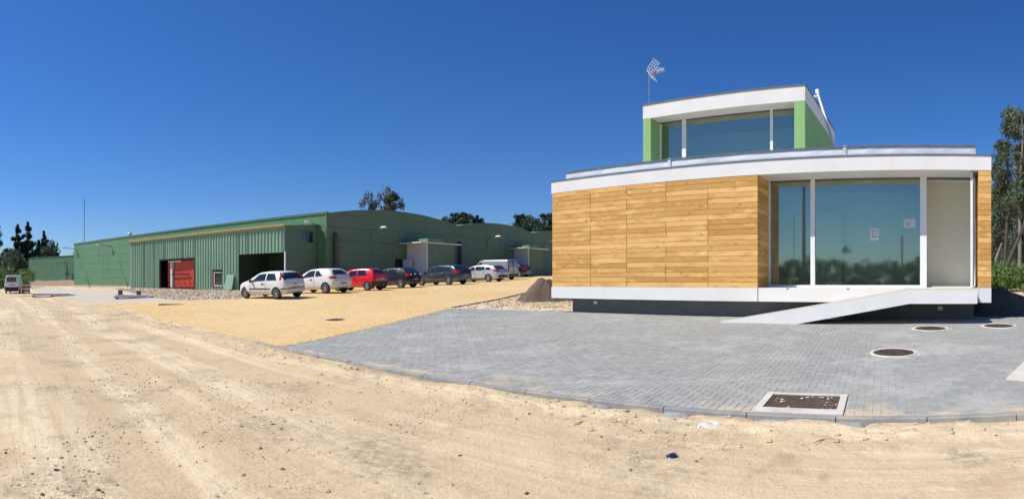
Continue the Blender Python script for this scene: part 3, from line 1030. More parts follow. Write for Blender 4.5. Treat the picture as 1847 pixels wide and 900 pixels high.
pad_pts = ccw([gp(1815, 685), gp(1880, 688), gp(1935, 655), gp(1851, 652)])
m_ = MB()
n_ = len(pad_pts)
top_ = [(p[0], p[1], g1(*p) + .03) for p in pad_pts]
m_.face(top_)
for i in range(n_):
    a_, b_ = top_[i], top_[(i + 1) % n_]
    m_.face([a_, (a_[0], a_[1], a_[2] - .1), (b_[0], b_[1], b_[2] - .1), b_])
m_.v = [(v[0] - top_[0][0], v[1] - top_[0][1], v[2] - top_[0][2]) for v in m_.v]
o = m_.build('concrete_pad', 'collar')
o.location = top_[0]
props(o, 'white concrete pad set in the grey paving at the right edge of the photograph', 'concrete pad')

# inspection cover by the concrete path
p0 = gp(313, 549.3)
mb = MB(); mb.box(-.75, .75, -.3, .3, -0.03, 0.02)
o = mb.build('inspection_cover', 'duct'); o.location = (p0[0], p0[1], g1(*p0)); o.rotation_euler = (0, 0, 0.3)
props(o, 'flat dark cover where the concrete path meets the yellow paving', 'cover')

# ------------------------------------------------------------------ the timber-clad pavilion (facade frame: x right, y away, z up)
FB = F(-5.2, 15.3)
pav = thing('timber_pavilion', (FB[0], FB[1], 0.46), FROT, 'flat-roofed pavilion clad in pine boards with white fascia, big windows and a green upper box', 'building', frame=(-5.2, 15.3, 0.46))
L0, L1, D0, D1 = -12.05, 1.70, 15.3, 24.5
LJ, RJ, DG = -4.77, 1.35, 16.45       # recess from LJ to RJ, glass at DG
ZB, ZW, ZR = 1.32, 4.52, 4.92
ZL = 0.93
mb = MB(); mb.box(-11.4, 1.25, 15.65, 23.9, -0.6, ZL + .1)
mb.build('plinth', 'plinth', pav)
# floor slab band, in two lengths with a joint
mb = MB(); mb.box(L0, LJ - .012, D0, D1, ZL, ZB); mb.build('floor_band', 'render_white', pav)
mb = MB(); mb.box(LJ + .012, RJ + .0, D0 + .006, D1 - .01, ZL, ZB); mb.build('floor_band', 'render_white', pav)
mb = MB(); mb.box(RJ + .008, L1, D0, D1 - .02, ZL - .01, ZB); mb.build('floor_band', 'render_white', pav)
mb = MB(); mb.box(LJ - .012, LJ + .012, D0 + .03, D0 + .05, ZL, ZB); mb.build('joint', 'black_metal', pav)
# walls behind the boards
T = 0.045
mb = MB()
mb.box(L0 + T, LJ - T, D0 + T, D0 + .22, ZB + .001, ZW)
mb.box(LJ - .22, LJ - T, D0 + .22, DG + .2, ZB + .001, ZW)
mb.box(RJ + T, L1 - .03, D0 + T, D0 + .22, ZB + .001, ZW)
mb.box(RJ + T, L1 - .03, D0 + .22, DG + .2, ZB + .001, ZW)
mb.box(L0 + T, L0 + .22, D0 + .22, D1 - .1, ZB + .001, ZW)
mb.box(L1 - .2, L1 - .03, DG + .2, D1 - .1, ZB + .001, ZW)
mb.box(L0 + .22, L1 - .2, D1 - .3, D1 - .1, ZB + .001, ZW)
mb.build('backing_wall', 'black_metal', pav)
NROW = 21
rh = (ZW - ZB - .004) / NROW
seams = [L0 + .03, -10.43, -9.05, -7.67, -6.30, LJ]
gap = 0.0075
for r in range(NROW):
    z0 = ZB + .002 + r * rh; z1 = z0 + rh - gap
    cuts = [seams[0]]
    for k in range(1, 5):
        pr_ = 0.62
        if k % 2 == (r // 2) % 2: pr_ = 0.9
        if random.random() < pr_: cuts.append(seams[k])
    cuts.append(seams[-1])
    for a, b in zip(cuts[:-1], cuts[1:]):
        e = random.uniform(-.003, .003)
        m_ = MB(); m_.bbox(a + .005, b - .005, D0 + e, D0 + T - .002, z0, z1, .005)
        m_.build('plank', 'wood', pav)
    m_ = MB()   # return of the left jamb, facing right
    m_.box(LJ - T + .004, LJ - .002 + random.uniform(-.002, .002), D0 + T + .002, DG - .05, z0, z1)
    m_.build('plank', 'wood', pav)
    m_ = MB(); m_.bbox(RJ, L1, D0 + random.uniform(-.003, .003), D0 + T - .002, z0, z1, .005)
    m_.build('plank', 'wood', pav)
    m_ = MB(); m_.box(RJ + .002, RJ + T - .004, D0 + T + .002, DG - .05, z0, z1)
    m_.build('plank', 'wood', pav)
m_ = MB()
for r in range(NROW):
    zc_ = ZB + .002 + (r + .5) * rh
    for xs_ in seams[1:-1] + [seams[0] + .06, LJ - .06]:
        for dx_ in ((-.035, .035) if xs_ in seams[1:-1] else (0,)):
            m_.box(xs_ + dx_ - .005, xs_ + dx_ + .005, D0 - .005, D0 + .004, zc_ - .005, zc_ + .005)
m_.build('board_screws', 'steel', pav)['kind'] = 'stuff'
# roof slab with white fascia, coping and set-back galvanised parapet
mb = MB(); mb.box(L0, L1, D0 - .004, D1, ZW + .001, ZR); mb.build('roof_fascia', 'render_white', pav)
mb = MB()
mb.box(L0 - .02, L1 + .02, D0 - .03, D0 + .05, ZR, ZR + .025)
mb.box(L0 - .02, L0 + .06, D0 + .05, D1, ZR, ZR + .025); mb.box(L1 - .06, L1 + .02, D0 + .05, D1, ZR, ZR + .025)
mb.build('fascia_coping', 'grey_coping', pav)
PA, PB = -11.75, 1.33
cutl = [PA, -8.1, -3.15, 0.0 - 1.5, PB]
cutl = [PA, -7.75, -2.35, PB]
for i in range(3):
    a, b = cutl[i], cutl[i + 1]
    mb = MB()
    rows = []
    n = 14
    for k in range(n + 1):
        x = a + .02 + (b - a - .04) * k / n
        w = .004 * sin(k * 1.7 + i) ; w2 = .004 * sin(k * 2.3 + 2 * i)
        rows.append([(x, D0 + .42 + w2, ZR + .002), (x, D0 + .40 + w, ZR + .16), (x, D0 + .41 + w2, ZR + .335), (x, D0 + .56, ZR + .34 + w * .4), (x, D0 + .56, ZR + .002)])
    mb.quad_strip(rows, True, False); mb.face(rows[0]); mb.face(rows[-1][::-1])
    mb.build('parapet_sheet', 'zinc', pav)
    mb = MB(); mb.box(a, b, D0 + .37, D0 + .40, ZR + .335, ZR + .368); mb.build('parapet_edge', 'grey_coping', pav)
    if i: 
        mb = MB(); mb.box(a - .05, a + .05, D0 + .375, D0 + .398, ZR + .02, ZR + .385); mb.build('parapet_clip', 'zinc', pav)
mb = MB()
mb.box(PA, PA + .1, D0 + .57, D1 - .4, ZR, ZR + .34); mb.box(PB - .1, PB, D0 + .57, D1 - .4, ZR, ZR + .34); mb.box(PA + .1, PB - .1, D1 - .5, D1 - .4, ZR, ZR + .34)
mb.build('parapet_upstand', 'zinc', pav)
# interior
mb = MB(); mb.box(LJ - .04, RJ + .04, DG + .12, 18.9, ZB + .002, ZB + .03); mb.build('interior_floor', 'interior_pale_floor', pav)
mb = MB()
mb.box(LJ - .04, RJ + .04, 18.9, 19.0, ZB, ZW)
mb.box(LJ - .14, LJ - .04, DG + .21, 18.89, ZB + .002, ZW - .002); mb.box(RJ + .04, RJ + .14, DG + .21, 18.89, ZB + .002, ZW - .002)
mb.build('interior_wall', 'interior_white', pav)
mb = MB(); mb.box(-3.75, -2.85, 18.3, 18.88, ZB + .03, ZW - .75); mb.build('interior_cupboard', 'interior_white', pav)
mb = MB(); mb.box(-.06, RJ + .03, 17.55, 17.65, ZB + .03, ZW - .003); mb.build('cream_partition', 'interior_cream', pav)
mb = MB(); mb.box(-.12, -.06, DG + .13, 17.65, ZB + .03, ZW - .003); mb.build('cream_partition', 'interior_cream', pav)
# window wall
def frame_piece(x0, x1, z0, z1, y0=DG - .07, y1=DG + .08, name='window_frame', root=None):
    m_ = MB(); m_.box(x0, x1, y0, y1, z0, z1); return m_.build(name, 'frame_white', root)
win = [(-4.745, -3.475), (-3.345, -.25)]
frame_piece(LJ + .001, -4.72, ZB + .001, ZW - .001, name='mullion', root=pav)
frame_piece(-3.475, -3.345, ZB + .001, ZW - .001, name='mullion', root=pav)
frame_piece(-.25, -.06, ZB + .001, ZW - .001, name='mullion', root=pav)
for a, b in ((-4.719, -3.476), (-3.344, -.251)):
    wf = frame_piece(a, b, ZB + .001, ZB + .07, name='window', root=pav)
    m_ = MB(); m_.box(a, b, DG - .05, DG + .06, ZW - .05, ZW - .001); m_.build('frame_head', 'grey_coping', wf)
    m_ = MB(); m_.box(a + .001, b - .001, DG - .004, DG + .004, ZB + .071, ZW - .051); m_.build('pane', 'glass', wf)
m_ = MB(); m_.box(-.058, 1.24, DG - .03, DG + .06, ZW - .06, ZW - .001); m_.build('door_head', 'grey_coping', pav)
# sill drips in the deck
for x in (-3.9, -2.2, -.55):
    m_ = MB(); m_.box(x - .03, x + .03, D0 - .001, D0 + .02, ZB - .035, ZB - .008); m_.build('drip_outlet', 'black_metal', pav)
# open glass door leaf at the right, swung out
dl = Vector((1.25, DG - .02, 0)); de = Vector((1.175, D0 + .16, 0))
dv = (de - dl).normalized(); dn = Vector((-dv.y, dv.x, 0))
def leaf(s0, s1, z0, z1, t=.032, off=0.0):
    m_ = MB()
    P = [dl + dv * s0 - dn * t + dn * off, dl + dv * s1 - dn * t + dn * off, dl + dv * s1 + dn * t + dn * off, dl + dv * s0 + dn * t + dn * off]
    m_.prism(ccw([(p.x, p.y) for p in P]), z0, z1)
    return m_
LW = (de - dl).length
door = leaf(0, .09, ZB + .02, ZW - .02).build('door', 'frame_white', pav)
leaf(LW - .09, LW, ZB + .02, ZW - .02).build('stile', 'frame_white', door)
leaf(.091, LW - .091, ZB + .02, ZB + .12).build('rail', 'frame_white', door)
leaf(.091, LW - .091, ZW - .12, ZW - .02).build('rail', 'frame_white', door)
leaf(.091, LW - .091, ZB + .121, ZW - .121, .006).build('pane', 'glass', door)
hp = dl + dv * (LW - .12) + dn * .10
if hp.x < (dl + dv * (LW - .12)).x: hp = dl + dv * (LW - .12) - dn * .10
m_ = MB(); m_.tube([(hp.x, hp.y, 2.12), (hp.x, hp.y, 3.18)], .018, 8)
for z in (2.3, 3.0): m_.tube([(hp.x, hp.y, z), (de.x, hp.y, z)], .012, 6)
m_.build('handle', 'steel', door)
# wall outlets on the plinth
for x, z in ((-11.0 + .55, .80), (.32, .76)):
    m_ = MB(); m_.box(x - .07, x + .07, 15.62, 15.648, z - .05, z + .05)
    m_.box(x - .05, x - .01, 15.60, 15.62, z - .035, z + .01); m_.box(x + .02, x + .05, 15.59, 15.62, z - .02, z + .035)
    m_.build('outlet_box', 'frame_white', pav)
# upper green box
TA, TB, TD, TE = -9.4, -3.78, 17.0, 22.5
ZT0, ZTF, ZT1 = ZR, 7.07, 7.54
TG = 17.7
tb = MB()
tb.box(TA, TA + .30, TD, TE, ZT0 + .001, ZTF)
tb.box(TB - .34, TB, TD, TE, ZT0 + .001, ZTF)
tb.box(TA + .30, TB - .34, TE - .25, TE, ZT0 + .001, ZTF)
tw = tb.build('upper_wall', 'tower_green', pav)
m_ = MB(); m_.box(TA - .004, TB + .004, TD - .005, TE + .004, ZTF + .001, ZT1); m_.build('upper_fascia', 'render_white', pav)
m_ = MB(); m_.box(TA - .03, TB + .03, TD - .035, TD + .05, ZT1, ZT1 + .03)
m_.box(TA - .03, TA + .05, TD + .05, TE, ZT1, ZT1 + .03); m_.box(TB - .05, TB + .03, TD + .05, TE + .03, ZT1, ZT1 + .03)
m_.build('upper_coping', 'grey_coping', pav)
m_ = MB(); m_.box(TA + .31, TB - .35, TG + .1, TE - .26, ZT0 + .01, ZT0 + .04); m_.build('upper_floor', 'interior_pale_floor', pav)
m_ = MB(); m_.box(TA + .301, TA + .35, TG + .1, TE - .26, ZT0 + .04, ZTF - .01); m_.box(TB - .39, TB - .341, TG + .1, TE - .26, ZT0 + .04, ZTF - .01)
m_.box(TA + .35, TB - .39, TG + 2.2, TG + 2.25, ZT0 + .04, ZTF - .01); m_.build('upper_lining', 'interior_white', pav)
def lat_at(px, D): return D * tan(az(px) - 0.737)
xs = [TA + .301, lat_at(1231.5, TG), lat_at(1238.5, TG), lat_at(1390.0, TG), lat_at(1395.0, TG), TB - .341]
for a, b in ((xs[1], xs[2]), (xs[3], xs[4])):
    m_ = MB(); m_.box(a, b, TG - .06, TG + .06, ZT0 + .03, ZTF - .001); m_.build('mullion', 'frame_white', pav)
for a, b in ((xs[0], xs[1]), (xs[2], xs[3]), (xs[4], xs[5])):
    m_ = MB(); m_.box(a + .001, b - .001, TG - .05, TG + .05, ZT0 + .03, ZT0 + .1)
    wf = m_.build('window', 'frame_white', pav)
    m_ = MB(); m_.box(a + .001, b - .001, TG - .004, TG + .004, ZT0 + .101, ZTF - .041); m_.build('pane', 'glass', wf)
    m_ = MB(); m_.box(a + .001, b - .001, TG - .03, TG + .03, ZTF - .04, ZTF - .001); m_.build('frame_head', 'grey_coping', wf)
m_ = MB(); m_.box(xs[0], xs[0] + .06, TG - .045, TG + .045, ZT0 + .1, ZTF - .05); m_.build('opening_sash', 'frame_white', pav)

# posters just outside the pane, their white greyed to look behind glass
def local_obj(name, mb, mat, root_frame, label, cat):
    rf = root_frame
    xs_ = [v[0] for v in mb.v]; ys_ = [v[1] for v in mb.v]; zs_ = [v[2] for v in mb.v]
    b = ((min(xs_) + max(xs_)) / 2, (min(ys_) + max(ys_)) / 2, min(zs_))
    mb.v = [(p[0] - b[0], p[1] - b[1], p[2] - b[2]) for p in mb.v]
    o = mb.build(name, mat); w = F(b[0], b[1]); o.location = (w[0], w[1], b[2]); o.rotation_euler = (0, 0, FROT)
    return props(o, label, cat), b
def sheet_notice(px, py, w, h, marks, label):
    D = DG - .012
    x = D * tan(az(px) - .737); d = D / cos(az(px) - .737)
    z = EYE + (HOR - py) / FPX * d
    m_ = MB(); m_.box(x - w / 2, x + w / 2, D - .001, D + .001, z - h / 2, z + h / 2)
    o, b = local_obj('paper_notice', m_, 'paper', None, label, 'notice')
    OFF[o.name] = b
    m2 = MB()
    for (u0, u1, v0, v1) in marks:
        m2.box(x + u0 * w, x + u1 * w, D - .0025, D - .0015, z + v0 * h, z + v1 * h)
    m2.build('print', 'print', o)
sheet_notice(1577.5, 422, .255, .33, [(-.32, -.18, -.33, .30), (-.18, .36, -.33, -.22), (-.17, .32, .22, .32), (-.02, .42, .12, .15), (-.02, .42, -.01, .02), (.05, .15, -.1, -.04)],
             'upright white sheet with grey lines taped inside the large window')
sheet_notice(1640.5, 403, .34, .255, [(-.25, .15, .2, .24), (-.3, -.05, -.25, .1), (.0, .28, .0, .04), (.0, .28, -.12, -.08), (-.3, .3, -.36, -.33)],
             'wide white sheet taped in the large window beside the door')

# ramp with landing
RD0, RD1 = 14.2, D0 - .006
RZ = ZB - .004
rb = F(-2, 14.7)
ramp = thing('entrance_ramp', (rb[0], rb[1], g1(*rb)), FROT, 'white concrete ramp rising to the door along the front of the timber building', 'ramp', frame=(-2, 14.7, g1(*rb)))
zg = [g1(*F(-5.5, 14.2)), g1(*F(-3.7, 14.2))]
m_ = MB()
poly = [(-5.5, zg[0] - .02), (-3.70, zg[1] - .06), (-.49, ZL + .005), (1.224, ZL + .005), (1.224, RZ - .03), (-.49, RZ - .03), (-5.5, zg[0] + .01)]
m_.prism_y(poly, RD0, RD1)
m_.build('ramp_slab', 'render_white', ramp)
m_ = MB()
m_.prism_y([(-5.62, zg[0] - .005), (-5.5, zg[0] + .011), (-.49, RZ - .029), (1.224, RZ - .029), (1.224, RZ), (-.49, RZ), (-5.45, zg[0] + .035)], RD0 + .004, RD1 - .001)
m_.build('ramp_surface', 'ramp_top', ramp)

# TV aerial on the upper roof
aw = F(lat_at(1171, 17.5), 17.5)
A0 = lat_at(1171, 17.5)
ant = thing('tv_aerial', (aw[0], aw[1], ZT1 + .03), FROT, 'television aerial with grid reflector on a thin mast above the green upper box', 'aerial', frame=(A0, 17.5, ZT1 + .03))
zt = 9.0
m_ = MB(); m_.tube([(A0, 17.5, ZT1 + .03), (A0, 17.5, zt + .05)], .018, 8); m_.build('mast', 'steel', ant)
m_ = MB()
bz = 8.87
# corner reflector: two grids meeting at the boom's back end, opening to the right
for sgn in (1, -1):
    cx0, cx1 = A0 + .02, A0 + (.30 if sgn > 0 else .22)
    z0_, z1_ = bz + sgn * .02, bz + sgn * .33
    for k in range(5):
        f = k / 4
        x = cx0 + (cx1 - cx0) * f; z = z0_ + (z1_ - z0_) * f
        m_.tube([(x - .0, 17.30, z), (x + .0, 17.72, z)], .009, 5)
    for y in (17.30, 17.44, 17.58, 17.72):
        m_.tube([(cx0, y, z0_), (cx1, y, z1_)], .009, 5)
m_.build('reflector', 'frame_white', ant)
m_ = MB(); m_.tube([(A0 - .02, 17.5, bz), (A0 + .62, 17.42, bz - .06)], .014, 6); m_.build('boom', 'steel', ant)
for k in range(7):
    f = k / 6
    m_ = MB(); x = A0 + .2 + .40 * f
    hh = .13 * (1 - .45 * f)
    m_.tube([(x, 17.48 - .2 * (1 - .3 * f), bz - .03 + hh * .3), (x, 17.42 + .2 * (1 - .3 * f), bz - .04 - hh * .3)], .007, 5)
    m_.tube([(x - .02, 17.45, bz - .04 - hh), (x + .02, 17.45, bz - .04 + hh)], .006, 5)
    m_.build('director', 'orange' if k < 2 else 'frame_white', ant)
m_ = MB(); m_.box(A0 + .03, A0 + .42, 17.35, 17.7, ZT1 + .031, ZT1 + .10); m_.build('ballast', 'black_metal', ant)

# white pole leaning on the right side of the green box
pl = thing('leaning_pipe', (F(-2.72, 17.75)[0], F(-2.72, 17.75)[1], ZR), FROT, 'thin white pipe leaning against the right side of the green upper box', 'pipe', frame=(-2.72, 17.75, ZR))
m_ = MB(); m_.tube([(-2.72, 17.75, ZR + .0), (-3.735, 18.8, 7.86)], .045, 8); m_.build('pipe', 'white_pipe', pl)
m_ = MB(); m_.tube([(-3.735, 18.8, 7.86), (-3.765, 18.83, 8.0)], .07, 8); m_.tube([(-3.69, 18.76, 7.72), (-3.83, 18.66, 7.74)], .04, 6); m_.build('cap', 'frame_white', pl)

# ------------------------------------------------------------------ soil heaps
def heap(name, cx_, cy_, r, h, label, mat='soil', sx=1.0, sy=1.0, seed=0, rot=0.0, sink=.12, steep=1.0):
    n, m = 56, 26
    rows = []
    z0 = g1(cx_, cy_)
    R = np.linspace(0, 1, m)
    m_ = MB()
    for k in range(m):
        row = []
        for j in range(n):
            a = 2 * pi * j / n
            ra = r * R[k] * (1 + .14 * sin(a * 3 + seed) + .06 * sin(7 * a + seed * 2))
            x = ra * cos(a) * sx; y = ra * sin(a) * sy
            X_, Y_ = cx_ + x * cos(rot) - y * sin(rot), cy_ + x * sin(rot) + y * cos(rot)
            prof = max(0, (1 - R[k]) ** steep) * (1 - .35 * math.exp(-(R[k] / .12) ** 2))
            nz = .10 * h * (fbm(np.array([X_ * 2.3]), np.array([Y_ * 2.3]), 4, seed)[0] - .5) * min(1, (1 - R[k]) * 4) * 2
            nz += .05 * h * (fbm(np.array([X_ * 9.]), np.array([Y_ * 9.]), 2, seed + 5)[0] - .5) * min(1, (1 - R[k]) * 6) * 2
            row.append((X_, Y_, g1(X_, Y_) - sink * R[k] + h * prof + nz))
        rows.append(row)
    m_.quad_strip(rows[::-1], True, True)
    return one(name, m_, mat, label, 'soil heap', base=(cx_, cy_, z0))
hx, hy = polar(981, 27.0)
heap('soil_heap', hx, hy, 1.55, 1.35, 'brown soil heap beside the left end of the timber building', seed=2, steep=1.15)
hx, hy = F(2.0, 18.6)
heap('soil_heap', hx, hy, 2.1, .95, 'dark soil heap in shade behind the right corner of the timber building', seed=5, sx=1.2, sy=.8, steep=.9, rot=FROT)

# ------------------------------------------------------------------ the long green factory (wall frame: x right along the long wall, y away)
def W(x, y): return (x * WE[0] + y * WN[0], x * WE[1] + y * WN[1])
FX, FY, FL = -30.76, 37.06, -80.4
fw = W(FX, FY)
FZ = 0.9
fac = thing('factory_hall', (fw[0], fw[1], FZ), WROT, 'long green factory hall with a shaded row of three curved gables behind the parked cars', 'factory', frame=(FX, FY, FZ))
SEG = [(FX, FY), (-26.36, 52.97), (-21.99, 64.33), (-17.7, 75.55), (-13.4, 86.8)]
EAVE = 7.25
RISE = [0.78, 0.66, 0.6, 0.6]
def extrude_wall(p0, p1, poly, t0, t1, mb):
    """poly in (along, z) on the wall p0-p1, between offsets t0 and t1 outwards (towards the camera side)"""
    L = sqrt((p1[0] - p0[0]) ** 2 + (p1[1] - p0[1]) ** 2)
    ux, uy = (p1[0] - p0[0]) / L, (p1[1] - p0[1]) / L
    nx, ny = uy, -ux
    a = [(p0[0] + ux * s + nx * t1, p0[1] + uy * s + ny * t1, z) for s, z in poly]
    b = [(p0[0] + ux * s + nx * t0, p0[1] + uy * s + ny * t0, z) for s, z in poly]
    n = len(poly); i0 = len(mb.v)
    mb.v += a + b
    mb.f.append(tuple(i0 + i for i in range(n))); mb.sm.append(False)
    mb.f.append(tuple(i0 + 2 * n - 1 - i for i in range(n))); mb.sm.append(False)
    for i in range(n):
        j = (i + 1) % n
        mb.f.append((i0 + i, i0 + n + i, i0 + n + j, i0 + j)); mb.sm.append(False)
    return L
def courses(p0, p1, prof, root, mat, h=1.1, seg=8.0, name='wall_panel', zlow=0.0, zg=None):
    L = sqrt((p1[0] - p0[0]) ** 2 + (p1[1] - p0[1]) ** 2)
    ztop = max(z for s, z in prof)
    shape = ccw([(0, zlow)] + [(L, zlow)] + [(s, z) for s, z in prof[::-1]])
    m_ = MB(); extrude_wall(p0, p1, clip([(0.02, zlow), (L - .02, zlow), (L - .02, ztop), (.02, ztop)], [(s, z - (.02 if z > zlow else 0)) for s, z in shape]), -.12, -0.01, m_); m_.build('wall_core', 'dark', root)
    z = zlow
    ns = max(1, round(L / seg))
    while z < ztop:
        for i in range(ns):
            a, b = L * i / ns + .003, L * (i + 1) / ns - .003
            c = clip([(a, z + .009), (b, z + .009), (b, z + h - .009), (a, z + h - .009)], shape)
            if len(c) >= 3:
                m_ = MB(); extrude_wall(p0, p1, c, 0.0, .05 + random.uniform(-.002, .002), m_); m_.build(name, mat, root)
        z += h
# gables
for k in range(4):
    p0, p1 = SEG[k], SEG[k + 1]
    L = sqrt((p1[0] - p0[0]) ** 2 + (p1[1] - p0[1]) ** 2)
    prof = [(L * t / 16, EAVE + RISE[k] * 4 * (t / 16) * (1 - t / 16)) for t in range(17)]
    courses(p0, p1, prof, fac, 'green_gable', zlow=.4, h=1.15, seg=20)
    # verge trim and vault
    m_ = MB()
    rows = []
    ux, uy = (p1[0] - p0[0]) / L, (p1[1] - p0[1]) / L
    nx, ny = uy, -ux
    for s, z in prof:
        x, y = p0[0] + ux * s, p0[1] + uy * s
        rows.append([(x + nx * .09, y + ny * .09, z - .16), (x + nx * .09, y + ny * .09, z + .06), (x - nx * .1, y - ny * .1, z + .07), (x - nx * .1, y - ny * .1, z - .16)])
    m_.quad_strip(rows, True, False); m_.face(rows[0][::-1]); m_.face(rows[-1])
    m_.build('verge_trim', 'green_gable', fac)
    m_ = MB()
    rows = []
    for s, z in prof:
        x, y = p0[0] + ux * s, p0[1] + uy * s
        rows.append([(x - nx * .1, y, z + .01), (FL, y, z + .01)])
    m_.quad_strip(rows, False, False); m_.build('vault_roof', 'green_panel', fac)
# long sunny wall
Lw = FX - FL
courses((FL, FY), (FX, FY), [(0, EAVE), (Lw, EAVE)], fac, 'green_panel', zlow=.95, h=1.05, seg=16.6)
m_ = MB(); m_.box(FL - .1, FX + .06, FY - .12, FY + .2, EAVE - .02, EAVE + .17); m_.build('eave_trim', 'green_gable', fac)
m_ = MB(); m_.box(FL, FX, FY - .10, FY - .01, .3, .94); m_.build('concrete_base', 'concrete', fac)
m_ = MB(); m_.box(FL, FL + .1, FY + .01, 75, .3, EAVE); m_.build('end_wall', 'green_gable', fac)
m_ = MB(); m_.box(FX - .12, FX + .03, FY - .09, FY + .02, .5, EAVE - .02); m_.build('corner_trim', 'green_panel', fac)

# pipes down the gables
def wall_pt(k, px, out=0.0):
    """point of gable k seen at column px, OUT metres in front of the wall; in the wall frame"""
    (x0, y0), (x1, y1) = SEG[k], SEG[k + 1]
    L = sqrt((x1 - x0) ** 2 + (y1 - y0) ** 2); ux, uy = (x1 - x0) / L, (y1 - y0) / L
    w0 = W(x0, y0); w1 = W(x1, y1)
    t = tan(az(px))
    dx, dy = w1[0] - w0[0], w1[1] - w0[1]
    s = (t * w0[1] - w0[0]) / (dx - t * dy) * L
    X_, Y_ = x0 + ux * s, y0 + uy * s
    d = sqrt(X_ * X_ + Y_ * Y_)
    return (X_ + uy * out, Y_ - ux * out), (ux, uy), d
def zat(py, d): return EYE + (HOR - py) / FPX * d
for k, px, r, py in ((0, 603, .2, 424), (0, 827, .15, 438), (1, 960, .15, 447)):
    (X_, Y_), (ux, uy), d = wall_pt(k, px, .3)
    zt_ = zat(py, d)
    nx, ny = uy, -ux
    m_ = MB()
    m_.tube([(X_ - nx * .28, Y_ - ny * .28, zt_), (X_ - nx * .12, Y_ - ny * .12, zt_ - .01), (X_, Y_, zt_ - .16), (X_, Y_, zt_ - .45), (X_, Y_, .8)], r, 12)
    m_.build('downpipe', 'duct', fac)
# vestibules in front of the gables
def vestibule(k, px, out, ln, pyc, pyt, white_frac):
    (X_, Y_), (ux, uy), d = wall_pt(k, px, .06)
    nx, ny = uy, -ux
    zc, zt_ = zat(pyc, d - 1), zat(pyt, d - 1)
    def P(s, o): return (X_ + ux * s + nx * o, Y_ + uy * s + ny * o)
    m_ = MB(); m_.prism(ccw([P(0, 0), P(0, out), P(.12, out), P(.12, 0)]), .6, zc); m_.build('white_side_wall', 'panel_white', fac)
    m_ = MB(); m_.prism(ccw([P(.125, out - .12), P(.125, out), P(ln, out), P(ln, out - .12)]), .6, zc); m_.build('vestibule_front', 'green_gable', fac)
    m_ = MB(); m_.prism(ccw([P(ln - .12, 0), P(ln - .12, out - .125), P(ln, out - .125), P(ln, 0)]), .6, zc); m_.build('vestibule_side', 'green_gable', fac)
    m_ = MB(); m_.prism(ccw([P(-1.0, 0), P(-1.0, out + .25), P(ln + .9, out + .25), P(ln + .9, 0)]), zc + .002, zc + .1); m_.build('canopy_soffit', 'panel_white', fac)
    m_ = MB(); m_.prism(ccw([P(.0, 0), P(.0, out + .1), P(ln * .55, out + .1), P(ln * .55, 0)]), zc + .102, zt_); m_.build('canopy_box', 'green_panel', fac)
vestibule(0, 733, 2.7, 3.7, 440, 431.5, 1)
vestibule(1, 926, 2.2, 2.6, 449, 443, .5)
(X_, Y_), (ux, uy), d = wall_pt(0, 712, .07)
m_ = MB(); m_.prism(ccw([(X_, Y_), (X_ + uy * .04, Y_ - ux * .04), (X_ + ux * .9 + uy * .04, Y_ + uy * .9 - ux * .04), (X_ + ux * .9, Y_ + uy * .9)]), 1.2, zat(467, d)); dd_ = m_.build('doorway_shade_panel', 'dark', fac)  # near-black slab on the wall, painted shade for the open doorway
m_ = MB(); X2, Y2 = X_ + ux * .95, Y_ + uy * .95
m_.prism(ccw([(X2, Y2), (X2 + uy * 1.1, Y2 - ux * 1.1), (X2 + uy * 1.1 + ux * .08, Y2 - ux * 1.1 + uy * .08), (X2 + ux * .08, Y2 + uy * .08)]), 1.2, zat(467, d - .8)); m_.build('door', 'panel_white', dd_)

def lamp(pos, nrm, label, scale=1.0, up=.55, out=1.5):
    """bracket lamp: pos world on the wall, nrm outward in plan"""
    r = thing('wall_lamp', pos, atan2(nrm[1], nrm[0]), label, 'lamp', 'bracket lamps on the green factory walls', frame=(0, 0, 0))
    m_ = MB(); scale *= .8; m_.tube([(0, 0, -.25), (.12, 0, 0), (.16, 0, up * .7), (.3, 0, up), (out, 0, up + .12)], .035 * scale, 6); m_.box(0, .06, -.09, .09, -.4, .05); m_.build('bracket', 'green_gable', r)
    m_ = MB()
    rows = []
    for s, w, h0, h1 in ((out - .1, .05, .0, .08), (out, .13, -.03, .12), (out + .45, .15, -.04, .13), (out + .62, .08, -.01, .08)):
        rows.append([(s, -w, up + .12 + h0), (s, w, up + .12 + h0), (s, w * .7, up + .12 + h1), (s, -w * .7, up + .12 + h1)])
    m_.quad_strip(rows, True, True); m_.face(rows[0]); m_.face(rows[-1][::-1])
    m_.build('lamp_head', 'lamp_glass', r)
    return r
for k, px, py, lab in ((0, 668, 417, 'lamp on the shaded first gable, above the red car'), (1, 877, 431.5, 'lamp on the middle gable, above the silver van'), (2, 979, 438.5, 'lamp on the last gable beside the timber building')):
    (X_, Y_), (ux, uy), d = wall_pt(k, px, .05)
    w = W(X_, Y_); n_ = (uy, -ux); nw = (n_[0] * WE[0] + n_[1] * WN[0], n_[0] * WE[1] + n_[1] * WN[1])
    lamp((w[0], w[1], zat(py, d) - .5), nw, lab)
def wl_pt(px, Y):
    return Y * tan(az(px) - atan2(WN[0], WN[1])), Y / cos(az(px) - atan2(WN[0], WN[1]))
outn = (-WN[0], -WN[1])
for px, py, lab in ((204, 456, 'lamp on the sunny smooth wall just left of the ribbed annex'), (140, 460, 'lamp near the left end of the sunny long wall')):
    x, d = wl_pt(px, FY - .06); w = W(x, FY - .05)
    lamp((w[0], w[1], zat(py, d)), outn, lab, 1.6, .9, 2.0)
x, d = wl_pt(577, FY - .06); w = W(-31.2, FY - .06)
lamp((w[0], w[1], zat(420, d)), outn, 'lamp reaching out past the corner of the ribbed annex', 1.3, .6, 1.6)

